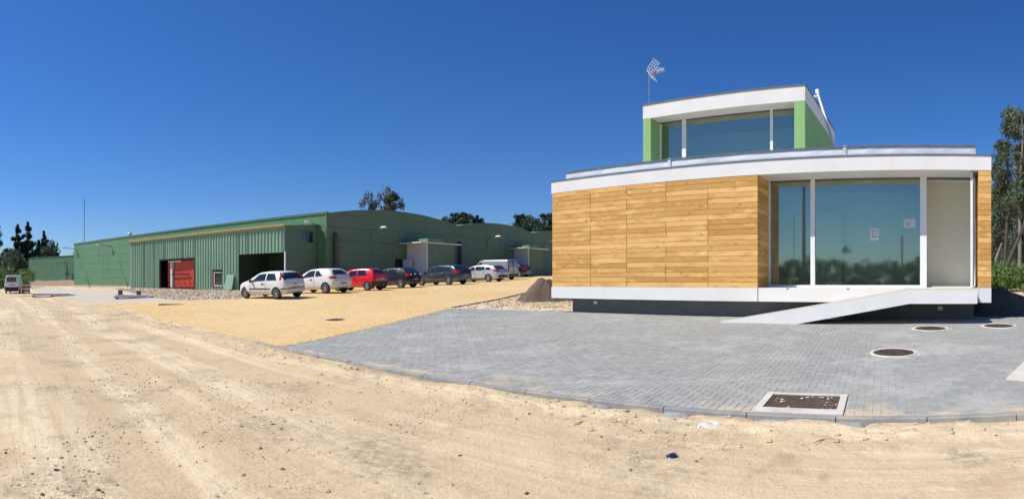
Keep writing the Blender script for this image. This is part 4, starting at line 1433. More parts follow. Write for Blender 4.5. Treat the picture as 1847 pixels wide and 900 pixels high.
# ------------------------------------------------------------------ ribbed annex in front of the long wall
AX0, AX1, AY = -56.05, -31.67, 32.9
AZ0 = .75
aw_ = W(AX1, AY)
ann = thing('ribbed_annex', (aw_[0], aw_[1], AZ0), WROT, 'green ribbed metal annex with wide openings and ochre eave before the long hall', 'building', frame=(AX1, AY, AZ0))
ATF, ATB = 6.0, 6.35
def rib_sheet(x0, x1, z0, z1, y=AY):
    m_ = MB(); rows = [[], []]
    pitch = .40
    k0 = math.floor(x0 / pitch); x = x0
    pts = [(x0, 0)]
    k = k0
    while k * pitch < x1:
        for f, dd in ((0, 0), (.38, 0), (.5, 1), (.86, 1), (.98, 0)):
            xx = (k + f) * pitch
            if x0 < xx < x1: pts.append((xx, dd))
        k += 1
    pts.append((x1, 0))
    for xx, dd in pts:
        rows[0].append((xx, y - .07 * dd, z1)); rows[1].append((xx, y - .07 * dd, z0))
    m_.quad_strip(rows, False, False)
    m_.build('ribbed_sheet', 'green_rib', ann)
def ribs(x0, x1, z0, z1):
    n = max(1, round((x1 - x0) / 1.08))
    for i in range(n):
        rib_sheet(x0 + (x1 - x0) * i / n, x0 + (x1 - x0) * (i + 1) / n, z0, z1)
O1 = (-49.9, -43.7, .78, 3.8); O2 = (-37.3, AX1 - .06, .5, 3.85); OW = (-41.0, -39.6, .98, 2.56)
ribs(AX0, O1[0], .4, ATF); ribs(O1[0], O1[1], O1[3], ATF); ribs(O1[0], O1[1], .4, O1[2]); ribs(O1[1], OW[0], .4, ATF)
ribs(OW[0], OW[1], OW[3], ATF); ribs(OW[0], OW[1], .4, OW[2]); ribs(OW[1], O2[0], .4, ATF); ribs(O2[0], AX1, O2[3], ATF)
# lining so that the sheets are not paper thin
m_ = MB()
for a, b, z0, z1 in ((AX0 + .02, O1[0] - .02, .4, ATF), (O1[0] - .02, O1[1] + .02, O1[3] + .02, ATF), (O1[1] + .02, OW[0] - .02, .4, ATF), (OW[0] - .02, OW[1] + .02, OW[3] + .02, ATF), (OW[1] + .02, O2[0] - .02, .4, ATF), (O2[0] - .02, AX1 - .1, O2[3] + .02, ATF)):
    m_.box(a, b, AY + .04, AY + .12, z0, z1 - .05)
m_.build('lining', 'black_metal', ann)
# right side wall of the annex with the high window
def side_quad(y0, y1, z0a, z0b, z1a, z1b):
    m_ = MB()
    m_.v = [(AX1, y0, z0a), (AX1, y1, z0b), (AX1, y1, z1b), (AX1, y0, z1a), (AX1 - .1, y0, z0a), (AX1 - .1, y1, z0b), (AX1 - .1, y1, z1b), (AX1 - .1, y0, z1a)]
    m_.f = [(0, 1, 2, 3), (7, 6, 5, 4), (0, 4, 5, 1), (1, 5, 6, 2), (2, 6, 7, 3), (3, 7, 4, 0)]; m_.sm = [False] * 6
    return m_.build('side_panel', 'green_gable', ann)
zf = lambda y: ATF + (ATB - ATF) * (y - AY) / (FY - AY)
Y1_, Y2_ = 34.9, 36.35
side_quad(AY, Y1_, .4, .4, ATF, zf(Y1_)); side_quad(Y1_, Y2_, .4, .4, 4.8, 4.8); side_quad(Y1_, Y2_, 5.72, 5.72, zf(Y1_), zf(Y2_)); side_quad(Y2_, FY - .06, .4, .4, zf(Y2_), ATB)
m_ = MB(); m_.box(AX1 - .09, AX1 - .05, Y1_, Y2_, 4.8, 5.72); wn_ = m_.build('high_window', 'car_glass', ann)
m_ = MB(); m_.box(AX1 - .06, AX1 - .02, (Y1_ + Y2_) / 2 - .03, (Y1_ + Y2_) / 2 + .03, 4.8, 5.72); m_.build('sash_bar', 'duct', wn_)
m_ = MB()
m_.v = [(AX0 - .1, AY - .12, ATF + .02), (AX1 + .1, AY - .12, ATF + .02), (AX1 + .1, FY - .07, ATB + .04), (AX0 - .1, FY - .07, ATB + .04)]
m_.v += [(x, y, z - .06) for x, y, z in m_.v]
m_.f = [(0, 1, 2, 3), (7, 6, 5, 4), (0, 4, 5, 1), (1, 5, 6, 2), (2, 6, 7, 3), (3, 7, 4, 0)]; m_.sm = [False] * 6
m_.build('roof', 'green_panel', ann)
m_ = MB(); m_.box(AX0 - .15, AX1 + .12, AY - .22, AY - .125, ATF - .02, ATF + .14); m_.build('ochre_trim', 'trim_yellow', ann)
m_ = MB(); m_.box(AX0 - .1, AX1 + .1, AY - .20, AY - .06, ATF - .17, ATF - .03); m_.build('gutter', 'green_gable', ann)
m_ = MB(); m_.box(AX1 + .02, AX1 + .12, AY - .12, AY - .02, .6, 3.9); m_.build('corner_post', 'frame_white', ann)
m_ = MB(); m_.box(AX0, AX0 + .1, AY + .01, FY - .06, .4, ATF); m_.build('end_wall', 'green_gable', ann)
M['opening_shade_green'] = mottled('opening_shade_green', (0.03, 0.05, 0.04), (0.045, 0.065, 0.05), 1.0, 0.9)  # near-black green, the shade inside the annex put into colour
m_ = MB(); m_.box(AX0 + .15, AX1 - .15, FY - .35, FY - .3, .71, ATF - .1); m_.build('opening_shade_panel', 'opening_shade_green', ann)  # panels added to keep the annex openings dark
m_ = MB(); m_.box(-37.6, -37.5, AY + .2, FY - .36, .71, ATF - .1); m_.build('opening_shade_panel', 'opening_shade_green', ann)
m_ = MB(); m_.box(AX0 + .1, AX1 - .1, AY + .2, FY - .15, .55, .70); m_.build('floor', 'interior_floor', ann)
# frames and what is in the openings
m_ = MB()
m_.box(O1[0], O1[1], AY - .06, AY + .15, O1[3] - .12, O1[3]); m_.box(O1[0], O1[0] + .12, AY - .06, AY + .15, .7, O1[3] - .12); m_.box(O1[1] - .12, O1[1], AY - .06, AY + .15, .7, O1[3] - .12)
m_.box(O1[0] + .12, O1[1] - .12, AY - .06, AY + .15, .7, .86)
m_.build('opening_frame', 'black_metal', ann)
for a, b, z0, z1, yy, mt in ((-47.7, -46.58, .9, 3.58, 33.32, 'red'), (-46.55, -45.35, .9, 3.6, 33.3, 'red'), (-45.32, -44.75, .9, 3.6, 33.28, 'red'), (-44.72, -43.85, .9, 3.62, 33.25, 'red'), (-49.2, -48.4, .9, 3.4, 33.45, 'red')):
    m_ = MB(); m_.box(a, b, yy, yy + .06, z0, z1); dp = m_.build('red_door', mt, ann)
    m_ = MB(); m_.box((a + b) / 2 - .05, (a + b) / 2 + .05, yy - .05, yy - .001, 1.3, 1.4); m_.build('latch', 'black_metal', dp)
m_ = MB(); m_.box(-48.35, -48.05, 33.2, 33.5, .8, 3.6); m_.box(-48.7, -46.4, 33.15, 33.2, 3.45, 3.6); m_.build('inner_frame', 'panel_white', ann)
m_ = MB(); m_.box(-48.0, -45.0, 33.1, 33.18, 2.12, 2.26); m_.box(-47.9, -47.1, 33.4, 34.2, .75, 2.1); m_.build('machine_rail', 'black_metal', ann)
m_ = MB()
m_.box(OW[0], OW[1], AY - .07, AY + .1, OW[3] - .1, OW[3]); m_.box(OW[0], OW[1], AY - .07, AY + .1, OW[2], OW[2] + .08); m_.box(OW[0], OW[0] + .22, AY - .065, AY + .1, OW[2] + .08, OW[3] - .1)
wn_ = m_.build('small_window', 'black_metal', ann)
m_ = MB(); m_.box(OW[0] + .1, OW[0] + .2, AY - .09, AY - .066, OW[2] + .1, OW[3] - .12); m_.build('red_reveal', 'red', wn_)
m_ = MB(); m_.box(OW[0] + .3, OW[0] + .36, AY - .08, AY, OW[2] + .08, OW[3] - .2); m_.box(OW[0] + .36, OW[1] - .02, AY - .08, AY, OW[3] - .28, OW[3] - .22); m_.box(OW[0] + .36, OW[1], AY - .08, AY, OW[2] + .08, OW[2] + .16); m_.build('sash', 'frame_white', wn_)
m_ = MB(); m_.box(OW[0] + .36, OW[1], AY - .02, AY, OW[2] + .16, OW[3] - .28); m_.build('pane', 'car_glass', wn_)
# green sheet leaning on the annex
w = W(-38.25, AY - .1)
m_ = MB()
x0, x1 = -38.8, -37.7
for a, b, t in ((x0, x1, 0),):
    m_.v = [(a, AY - .55, .78), (b, AY - .5, .78), (b - .1, AY - .14, 2.1), (a + .1, AY - .14, 2.15)]
    m_.v += [(p[0], p[1] + .06, p[2]) for p in m_.v]
    m_.f = [(0, 1, 2, 3), (7, 6, 5, 4), (0, 4, 5, 1), (1, 5, 6, 2), (2, 6, 7, 3), (3, 7, 4, 0)]; m_.sm = [False] * 6
base = (-38.25, AY - .5, .78)
m_.v = [(p[0] - base[0], p[1] - base[1], p[2] - base[2]) for p in m_.v]
o = m_.build('leaning_sheet', 'green_rib'); w = W(base[0], base[1]); o.location = (w[0], w[1], base[2]); o.rotation_euler = (0, 0, WROT)
props(o, 'loose pale green metal sheet leaning between the small window and the wide dark opening', 'metal sheet')

# ------------------------------------------------------------------ far lower hall on the left
q0, q1 = polar(52, 119.5), polar(137, 105.5)
ln = sqrt((q1[0] - q0[0]) ** 2 + (q1[1] - q0[1]) ** 2); q1 = (q1[0] + (q1[0] - q0[0]) / ln * 10, q1[1] + (q1[1] - q0[1]) / ln * 10); ln += 10
fr = atan2(q1[1] - q0[1], q1[0] - q0[0])
far = thing('far_hall', (q0[0], q0[1], .9), fr, 'lower pale green hall at the far left beyond the long factory wall', 'factory', frame=(0, 0, .9))
courses((0, 0), (ln, 0), [(0, 6.28), (ln, 6.28)], far, 'green_panel', zlow=1.45, h=1.2, seg=30)
m_ = MB(); m_.box(0, ln, -.1, -.01, .0, 1.44); m_.build('concrete_base', 'concrete', far)
m_ = MB(); m_.box(-.1, ln, -.12, 16, 6.281, 6.42); m_.build('roof', 'green_gable', far)
m_ = MB(); m_.box(0, .1, .01, 16, .5, 6.28); m_.build('end_wall', 'green_gable', far)
xx = ln - 10 - 2.2 * 1
m_ = MB(); m_.tube([(xx, -.5, 0.6), (xx, -.5, 4.6), (xx - .3, -.6, 5.0), (xx - 2.6, -1.2, 5.2)], .09, 6); m_.box(xx - .3, xx + .3, -.7, -.4, 2.6, 3.3)
m_.build('lamp_bracket', 'duct', far)

# mast behind the hall
mp_ = polar(152, 93)
m_ = MB()
m_.tube([(mp_[0], mp_[1], 1), (mp_[0], mp_[1], 14.9)], .05, 6)
m_.tube([(mp_[0], mp_[1], 14.8), (mp_[0], mp_[1], 15.6)], .025, 5)
one('radio_mast', m_, 'duct', 'thin tall mast rising behind the left end of the long green hall', 'mast')
x, d = wl_pt(234, FY + 4); w = W(x, FY + 4)
m_ = MB(); zz = 7.6
m_.tube([(w[0], w[1], zz - .4), (w[0], w[1], zz + .9)], .09, 6); m_.lathe([(.02, .9), (.38, .75), (.38, .62), (.1, .6)], 12, (w[0], w[1], zz))
one('roof_vent', m_, 'steel', 'small capped vent sticking up from the roof edge of the long green hall', 'roof vent')

# ------------------------------------------------------------------ cars: x forward from the rear bumper, y left, z up
def interp(tab, x):
    xs = [p[0] for p in tab]; ys = [p[1] for p in tab]
    return float(np.interp(x, xs, ys))
class Shape:
    def __init__(s, L, Wd, top, belt, roofw, sill=.22, plan=None, tumble=.0):
        s.L, s.W, s.top, s.belt, s.roofw, s.sill = L, Wd, top, belt, roofw, sill
        s.plan = plan or [(0, .80), (.05, .90), (.18, .965), (.5, 1), (L - .9, 1), (L - .35, .93), (L - .1, .80), (L, .62)]
    def sm(s, tab, x, w=.09):
        return sum(interp(tab, min(max(x + d * w, 0), s.L)) * k for d, k in ((-1, .2), (-.5, .2), (0, .2), (.5, .2), (1, .2)))
    def zt(s, x): return s.sm(s.top, x)
    def zb(s, x): return min(s.sm(s.belt, x), s.zt(x) - .02)
    def hw(s, x): return s.W / 2 * s.sm(s.plan, x, .05)
    def side(s, x, v):
        """v 0 at the belt, 1 at the roof edge"""
        wb = s.hw(x) * .965; zt, zb = s.zt(x), s.zb(x)
        gh = min(1, max(0, (zt - zb - .05) / .4))
        wr = wb * (1 - (1 - s.roofw) * gh) - .0
        y = wb + (wr - wb) * v + .016 * sin(pi * v) * gh
        ze = zt - (.055 * gh + .015)
        return y, zb + (ze - zb) * v
    def section(s, x):
        w = s.hw(x); zb = s.zb(x); zt = s.zt(x)
        zs = interp([(0, s.sill + .12), (.3, s.sill + .03), (.6, s.sill), (s.L - .6, s.sill), (s.L - .1, s.sill + .03), (s.L, s.sill + .16)], x)
        pts = [(0, zs), (w * .9, zs), (w * .965, zs + .04), (w * .995, zs + (zb - zs) * .32), (w, zs + (zb - zs) * .55), (w * .992, zs + (zb - zs) * .8)]
        for v in (0, .33, .66, 1): pts.append(s.side(x, v))
        ye, ze = pts[-1]
        pts += [(ye * .93, zt - .012), (ye * .7, zt), (ye * .35, zt + .008), (0, zt + .012)]
        return pts
def car(name, S, loc, yaw, mat, label, wheels, r=.30, glass_side=(), rear=None, front=None, style=None, group='cars parked in a row in front of the green gables', cat='car'):
    st = style or {}
    r0 = thing(name, (0, 0, 0), 0, label, cat, group)
    e = .8
    x, y = loc
    gx, gy = slope(x, y)
    q_ = Vector((0, 0, 1)).rotation_difference(Vector((-gx, -gy, 1)).normalized())
    r0.rotation_mode = 'QUATERNION'
    r0.rotation_quaternion = q_ @ Euler((0, 0, yaw)).to_quaternion()
    r0.location = (x, y, g1(x, y))
    ox = S.L / 2          # origin under the middle
    OFF[r0.name] = (ox, 0, 0)
    mb = MB(); rows = []
    N = int(S.L / .06)
    for i in range(N + 1):
        xx = S.L * i / N
        sec = S.section(xx)
        left = [(xx, a, b) for a, b in sec]
        right = [(xx, -a, b) for a, b in sec[1:-1]][::-1]
        rows.append(left + right)
    mb.quad_strip(rows, True, True)
    mb.face(rows[0]); mb.face(rows[-1][::-1])
    body = mb.build('body', mat, r0)
    lim = body.data
    def patch(f, nu, nv, nm, mt, root=r0):
        m_ = MB(); m_.quad_strip([[f(i / nu, j / nv) for j in range(nv + 1)] for i in range(nu + 1)], False, True)
        return m_.build(nm, mt, root)
    # side glass: each (x0b, x1b, x0t, x1t, v0, v1)
    for sg in (1, -1):
        for (a0, a1, b0, b1, v0, v1) in glass_side:
            def f(u, v, a0=a0, a1=a1, b0=b0, b1=b1, v0=v0, v1=v1):
                xa = a0 + (a1 - a0) * u; xb = b0 + (b1 - b0) * u
                xx = xa + (xb - xa) * v
                yy, zz = S.side(xx, v0 + (v1 - v0) * v)
                return (xx, sg * (yy + .018), zz)
            g = patch(f, 8, 4, 'side_window', 'car_glass')
    def topf(x0, x1, w0, w1, nm, mt, lift=.008, x_in=None):
        def f(u, v):
            xx = x0 + (x1 - x0) * u
            ye, ze = S.side(xx, 1); zt = S.zt(xx)
            t = (v * 2 - 1) * (w0 + (w1 - w0) * u)
            if x_in: xx += x_in * (1 - t * t) * 0
            tt = abs(t)
            z = np.interp(tt, [0, .35, .7, .93, 1.0], [zt + .012, zt + .008, zt, zt - .012, ze])
            d = (S.zt(xx + .02) - S.zt(xx - .02)) / .04
            n = sqrt(1 + d * d)
            return (xx - d / n * lift, t * ye, float(z) + lift / n)
        return patch(f, 8, 10, nm, mt)
    if rear: topf(rear[0], rear[1], rear[2], rear[3], 'rear_window', 'car_glass')
    if front: topf(front[0], front[1], front[2], front[3], 'windscreen', 'car_glass')
    # wheels
    for wx_ in wheels:
        for sg in (1, -1):
            yo = S.hw(wx_)
            m_ = MB()
            n = 22
            rr = r + .055
            pts = []
            for k in range(n + 1):
                a = -.35 + (pi + .7) * k / n
                pts.append((wx_ + rr * cos(a), max(S.sill - .02, r + rr * sin(a))))
            m_.face([(p[0], sg * (yo + .004), p[1]) for p in (pts if sg < 0 else pts[::-1])])
            m_.build('wheel_arch', 'trim_black', r0)
            wy = sg * (yo - .085)
            m_ = MB(); m_.lathe([(r * .64, -.095), (r * .9, -.1), (r * .985, -.075), (r, -.03), (r, .03), (r * .985, .075), (r * .9, .1), (r * .64, .095)], 26, (wx_, wy, r), 'y')
            ty = m_.build('wheel', 'rubber', r0)
            m_ = MB(); sgn = sg
            m_.lathe([(r * .645, sgn * .094), (r * .60, sgn * .104), (r * .55, sgn * .085), (r * .2, sgn * .09), (r * .16, sgn * .105), (.001, sgn * .106)], 26, (wx_, wy, r), 'y')
            m_.build('hubcap', 'rim', ty)
            m_ = MB()
            ns = st.get('spokes', 7)
            for k in range(ns):
                a = 2 * pi * k / ns + .2
                c_, s_ = cos(a), sin(a)
                w2 = .026
                yy = wy + sgn * .099
                P = [(r * .28, -w2 * .5), (r * .54, -w2), (r * .54, w2), (r * .28, w2 * .5)]
                m_.face([(wx_ + u * c_ - w * s_, yy, r + u * s_ + w * c_) for u, w in (P if sgn < 0 else P[::-1])])
            m_.build('slots', 'trim_black', ty)['kind'] = 'stuff'
    # rear furniture
    def rearbox(y0, y1, z0, z1, nm, mt, d=.02, x=None):
        zc = (z0 + z1) / 2
        m_ = MB(); xb = -d if x is None else x
        m_.box(xb, xb + .14, y0, y1, z0, z1); return m_.build(nm, mt, r0)
    wr = S.hw(0.0)
    if st.get('plate', True):
        rearbox(-.26, .26, st.get('pz', .52), st.get('pz', .52) + .11, 'number_plate', 'plate', .022)
    def sidepatch(x0, x1, za, zb_, nm, mt, out=.010, sgs=(1, -1)):
        """a band on the flank between two heights"""
        for sg in sgs:
            def f(u, v):
                xx = x0 + (x1 - x0) * u
                zz = za + (zb_ - za) * v
                sec = S.section(xx)[1:10]
                zs_ = [p[1] for p in sec]; ys_ = [p[0] for p in sec]
                return (xx, sg * (float(np.interp(zz, zs_, ys_)) + out), zz)
            patch(f, 10, 4, nm, mt)
    for t in st.get('tails', ()):    # (x0,x1,z0,z1) wraps side then rear
        x0, x1, z0, z1, yin = t
        sidepatch(max(x0, 0), x1, z0, z1, 'tail_light', 'tail_red')
        for sg in (1, -1):
            m_ = MB()
            def f(u, v):
                zz = z0 + (z1 - z0) * v
                xx = st.get('rearx', lambda z: -.012)(zz)
                yo_ = S.hw(max(xx, 0)) * .985
                return (xx, sg * (yo_ + (yin - yo_) * u), zz)
            patch(f, 3, 4, 'tail_light', 'tail_red')
    for b in st.get('bands', ()):
        x0, x1, z0, z1, mt, nm = b
        sidepatch(x0, x1, z0, z1, nm, mt, .009)
    for sx_ in st.get('seams', ()):
        sidepatch(sx_, sx_ + .022, .34, S.zb(sx_) - .01, 'door_seam', 'trim_black', .004)
    for b in st.get('rears', ()):
        y0, y1, z0, z1, mt, nm, dd_ = b
        rearbox(y0, y1, z0, z1, nm, mt, dd_)
    for sg in (1, -1):
        if st.get('mirror'):
            mx_, mz = st['mirror']
            m_ = MB(); yy = S.hw(mx_)
            m_.lathe([(.001, 0), (.06, .02), (.085, .08), (.08, .15), (.04, .19), (.001, .2)], 10, (mx_, 0, mz + .02), 'y')
            m_.v = [(v[0], sg * (v[1] + yy * .95), v[2]) for v in m_.v]
            m_.build('mirror', st.get('mirror_mat', mat), r0)
        for hx_ in st.get('handles', ()):
            m_ = MB(); yy = S.hw(hx_)
            m_.box(hx_ - .09, hx_ + .09, sg * yy - .02, sg * yy + .02 + .0, S.zb(hx_) - .13, S.zb(hx_) - .09)
            m_.build('handle', st.get('handle_mat', 'trim_black'), r0)
        m_ = MB()
        hl = S.L - .28
        def f(u, v): 
            xx = hl + .2 * u; yy, zz = S.side(xx, 0)
            return (xx, sg * (yy * (1.0) + .01), zz - .04 - .13 * v)
        patch(f, 3, 2, 'headlight', 'lamp_clear')
    return r0

P_white = paint('white_car_paint', (0.80, 0.80, 0.78))
P_white2 = paint('cream_white_car_paint', (0.80, 0.79, 0.75))
P_red = paint('red_car_paint', (0.80, 0.02, 0.035))
P_navy = paint('dark_blue_car_paint', (0.012, 0.016, 0.026), 0.0)
for n_ in P_navy.node_tree.nodes:
    if n_.type == 'BSDF_PRINCIPLED': n_.inputs['Roughness'].default_value = .5; n_.inputs['Specular IOR Level'].default_value = .25; n_.inputs['Coat Weight'].default_value = .12
P_grey = paint('graphite_car_paint', (0.075, 0.083, 0.085), .5)
P_silver = paint('silver_car_paint', (0.60, 0.61, 0.62), .35)
P_vsilver = paint('silver_van_paint', (0.36, 0.365, 0.36), .3)
P_black = paint('black_car_paint', (0.014, 0.015, 0.02), .2)

def hatch_top(H, L, drop=0.16, rb=.46):
    return [(0, .60), (.02, .88), (drop, .99), (rb, H - .11), (rb + .22, H - .03), (rb + .9, H), (rb + 1.45, H - .02), (L - 1.75, H - .12), (L - 1.05, 1.0), (L - .55, .89), (L - .15, .74), (L, .55)]
def hatch_belt(H, L):
    return [(0, .60), (.04, .86), (.16, .95), (1.0, .93), (L - 1.15, .88), (L - .5, .80), (L - .12, .68), (L, .50)]
UY = atan2(.357, -.934)

def carspot(px, d): return polar(px, d)
# 1 white three-door hatchback with tall tail lights
L = 3.82
S1 = Shape(L, 1.65, [(0, .60), (.03, .90), (.12, .98), (.34, 1.30), (.5, 1.385), (.9, 1.43), (1.5, 1.44), (2.0, 1.40), (2.3, 1.29), (2.85, 1.0), (3.3, .90), (3.66, .74), (L, .52)], hatch_belt(1.44, L), .78)
car('hatchback_car', S1, carspot(489, 30.8), UY - .02, P_white, 'white three-door hatchback with black side strips, nearest car at the left end of the row', (.66, 3.12), .295,
    glass_side=((1.52, 2.62, 1.50, 2.12, .12, .93), (.62, 1.40, .86, 1.38, .12, .92)), rear=(.135, .43, .93, .86), front=(2.28, 2.82, .86, .93),
    style=dict(mirror=(2.55, .93), mirror_mat='trim_black', handles=(1.68,), seams=(1.45, 2.66), pz=.53, tails=((.30, .44, .98, 1.36, .66), ), rearx=lambda z: .10 + (z - .98) * .72,
               bands=((1.1, 2.75, .50, .56, 'trim_black', 'side_strip'), (.02, .32, .50, .56, 'trim_black', 'bumper_strip')),
               rears=((-.68, .68, .51, .56, 'trim_black', 'bumper_strip', .012), (-.06, .06, .74, .80, 'trim_black', 'badge', .018), (-.62, .62, .60, .612, 'trim_black', 'hatch_seam', .006))))
# 2 white rounded three-door hatchback
L = 3.99
S2 = Shape(L, 1.73, [(0, .58), (.03, .84), (.15, 1.0), (.48, 1.36), (.72, 1.44), (1.4, 1.48), (2.0, 1.44), (2.35, 1.33), (3.0, 1.0), (3.45, .90), (3.8, .74), (L, .52)], [(0, .58), (.05, .86), (.2, 1.0), (.9, 1.0), (2.0, .93), (2.9, .88), (3.5, .80), (3.88, .66), (L, .50)], .79)
car('hatchback_car', S2, carspot(576, 34.6), UY - .05, P_white2, 'white rounded three-door hatchback parked beside the red car', (.70, 3.22), .31,
    glass_side=((1.62, 2.78, 1.62, 2.2, .12, .93), (.92, 1.50, 1.30, 1.52, .1, .85)), rear=(.22, .52, .80, .62), front=(2.35, 2.95, .86, .93),
    style=dict(mirror=(2.65, .95), handles=(1.85,), seams=(1.58, 2.82), pz=.52, tails=((.0, .38, .86, 1.0, .60), ), rearx=lambda z: max(.0, (z - .86) * .35) - .015,
               rears=((-.12, .12, .60, .61, 'trim_black', 'seam', .01),)))
# 3 red small hatchback with black lower bumper
L = 3.6
S3 = Shape(L, 1.60, [(0, .60), (.03, .92), (.10, 1.0), (.30, 1.33), (.45, 1.40), (1.2, 1.43), (1.9, 1.39), (2.2, 1.28), (2.7, .99), (3.15, .90), (3.5, .74), (L, .52)], [(0, .60), (.05, .88), (.12, .95), (1.0, .92), (2.6, .88), (3.2, .80), (3.48, .68), (L, .5)], .80)
car('hatchback_car', S3, carspot(647, 37.2), UY + .03, P_red, 'small red hatchback with black bumpers between the white and the dark blue car', (.60, 2.95), .28,
    glass_side=((1.45, 2.45, 1.45, 2.0, .12, .93), (.62, 1.33, .80, 1.33, .12, .92)), rear=(.125, .34, .90, .82), front=(2.18, 2.65, .86, .93),
    style=dict(mirror=(2.4, .92), mirror_mat='trim_black', handles=(1.6,), seams=(1.4, 2.5), pz=.72, tails=((.0, .14, .70, .90, .52), ), rearx=lambda z: -.014,
               bands=((.0, .26, .26, .60, 'trim_black', 'bumper'),), rears=((-.66, .66, .34, .60, 'trim_black', 'bumper', .02),)))
# 4 dark blue hatchback
L = 4.1
S4 = Shape(L, 1.76, [(0, .60), (.03, .90), (.2, 1.04), (.55, 1.36), (.8, 1.43), (1.4, 1.46), (2.1, 1.42), (2.5, 1.30), (3.1, 1.0), (3.5, .90), (3.9, .74), (L, .52)], [(0, .60), (.05, .88), (.2, 1.02), (.9, 1.0), (2.9, .90), (3.6, .80), (3.98, .68), (L, .5)], .81)
car('hatchback_car', S4, carspot(707, 40.8), UY + .0, P_navy, 'dark blue hatchback with clear-spotted tail lights beside the red car', (.75, 3.3), .32,
    glass_side=((1.9, 3.0, 1.9, 2.4, .12, .93), (1.0, 1.8, 1.25, 1.8, .12, .9)), rear=(.22, .60, .88, .76), front=(2.5, 3.05, .86, .93),
    style=dict(mirror=(2.85, .97), handles=(2.05,), pz=.56, tails=((.0, .34, .84, 1.02, .55), ), rearx=lambda z: max(.0, (z - .86) * .6) - .015,
               rears=((.62, .70, .90, .98, 'lamp_clear', 'reversing_light', .03), (-.70, -.62, .90, .98, 'lamp_clear', 'reversing_light', .03), (-.05, .05, .93, .99, 'lamp_clear', 'badge', .02))))
# 5 dark grey estate
L = 4.55
def estate(L, H=1.49):
    return Shape(L, 1.80, [(0, .62), (.03, .92), (.16, 1.05), (.50, 1.37), (.66, H - .06), (1.2, H - .015), (2.0, H), (2.6, H - .06), (2.95, H - .18), (3.6, .99), (4.1, .90), (4.4, .74), (L, .55)],
                 [(0, .62), (.05, .90), (.18, 1.02), (1.0, 1.0), (3.4, .90), (4.1, .80), (4.45, .66), (L, .5)], .82)
S5 = estate(L)
es_g = ((2.35, 3.42, 2.35, 2.88, .12, .93), (1.30, 2.25, 1.30, 2.25, .12, .93), (.62, 1.2, .86, 1.2, .12, .9))
est = dict(mirror=(3.25, .97), handles=(2.5, 1.5), seams=(1.25, 2.3, 3.4), handle_mat='rim', pz=.60, tails=((.0, .42, .88, 1.03, .50), ), rearx=lambda z: max(.0, (z - .9) * .5) - .012,
           bands=((1.0, 3.9, .26, .34, 'trim_black', 'sill_strip'),))
car('estate_car', S5, carspot(798, 43.0), UY - .22, P_grey, 'graphite grey estate car with a chrome-edged roof, seen from the side and back', (.92, 3.62), .335, glass_side=es_g, rear=(.17, .56, .88, .78), front=(2.95, 3.55, .86, .93), style=est)
# 6 silver estate
S6 = estate(4.5, 1.47)
car('estate_car', S6, carspot(868, 49.5), UY - .18, P_silver, 'silver estate car half hidden behind the graphite grey one', (.92, 3.6), .335, glass_side=es_g, rear=(.17, .56, .88, .78), front=(2.95, 3.5, .86, .93), style=dict(est, rears=((-.7, .7, .36, .58, 'trim_black', 'bumper', .02),)))
# 7 silver panel van
def van_shape(L, H, W_):
    return Shape(L, W_, [(0, .7), (.02, H - .2), (.08, H - .05), (.25, H - .01), (3.0, H), (3.4, H - .06), (3.9, H - .5), (4.3, 1.15), (4.65, 1.02), (L, .6)],
                 [(0, .6), (.03, 1.05), (.1, 1.1), (4.1, 1.06), (4.6, .92), (L, .52)], .86, plan=[(0, .93), (.05, .97), (.15, 1), (3.9, 1), (4.4, .93), (L - .1, .8), (L, .7)])
SV = van_shape(4.8, 1.96, 1.90)
car('panel_van', SV, carspot(890, 55.5), UY - .22, P_vsilver, 'silver panel van standing taller than the cars near the end of the row', (.85, 3.75), .33,
    glass_side=((3.15, 4.05, 3.15, 3.65, .1, .8),), front=(3.42, 4.2, .88, .9),
    style=dict(mirror=(3.95, 1.15), mirror_mat='trim_black', handles=(3.2,), seams=(1.9, 3.1, 4.0), pz=.62, tails=((.0, .07, .75, 1.5, .80), ), rearx=lambda z: -.012,
               rears=((-.012, .012, .55, 1.80, 'trim_black', 'door_seam', .008), (-.80, .80, .36, .56, 'trim_black', 'bumper', .03), (.1, .22, .95, 1.0, 'trim_black', 'handle', .02)),
               bands=((.1, 3.0, .26, .46, 'trim_black', 'side_strip'),)))
# 8 dark car beyond the van
S8 = Shape(4.1, 1.76, S4.top, S4.belt, .81)
car('hatchback_car', S8, carspot(924, 62.5), UY - .1, P_black, 'black car mostly hidden behind the silver van, last of the row', (.75, 3.3), .32,
    glass_side=((1.9, 3.0, 1.9, 2.4, .12, .93), (1.0, 1.8, 1.25, 1.8, .12, .9)), rear=(.22, .60, .88, .76), front=(2.5, 3.05, .86, .93),
    style=dict(mirror=(2.85, .97), pz=.56, tails=((.0, .34, .84, 1.02, .55), ), rearx=lambda z: max(.0, (z - .86) * .6) - .015))
# 9 far white van on the road
SV2 = van_shape(4.9, 2.3, 1.95); SV2.roofw = .74
car('panel_van', SV2, polar(27, 74), pi / 2 + .74 - .03, P_white, 'white van with a dark lower back standing far off on the sandy road', (.9, 3.9), .34,
    glass_side=((3.2, 4.1, 3.2, 3.7, .1, .8),), group=None,
    style=dict(mirror=(4.0, 1.2), mirror_mat='trim_black', pz=1.02, tails=((.0, .05, .6, .95, .86), ), rearx=lambda z: -.04,
               rears=((-.86, .86, .34, .80, 'trim_black', 'lower_panel', .03), (-.62, .62, 1.45, 2.02, 'car_glass', 'rear_window', .012), (-.012, .012, .95, 2.1, 'trim_black', 'door_seam', .004), (-.5, -.2, 1.05, 1.12, 'trim_black', 'badge', .012))))

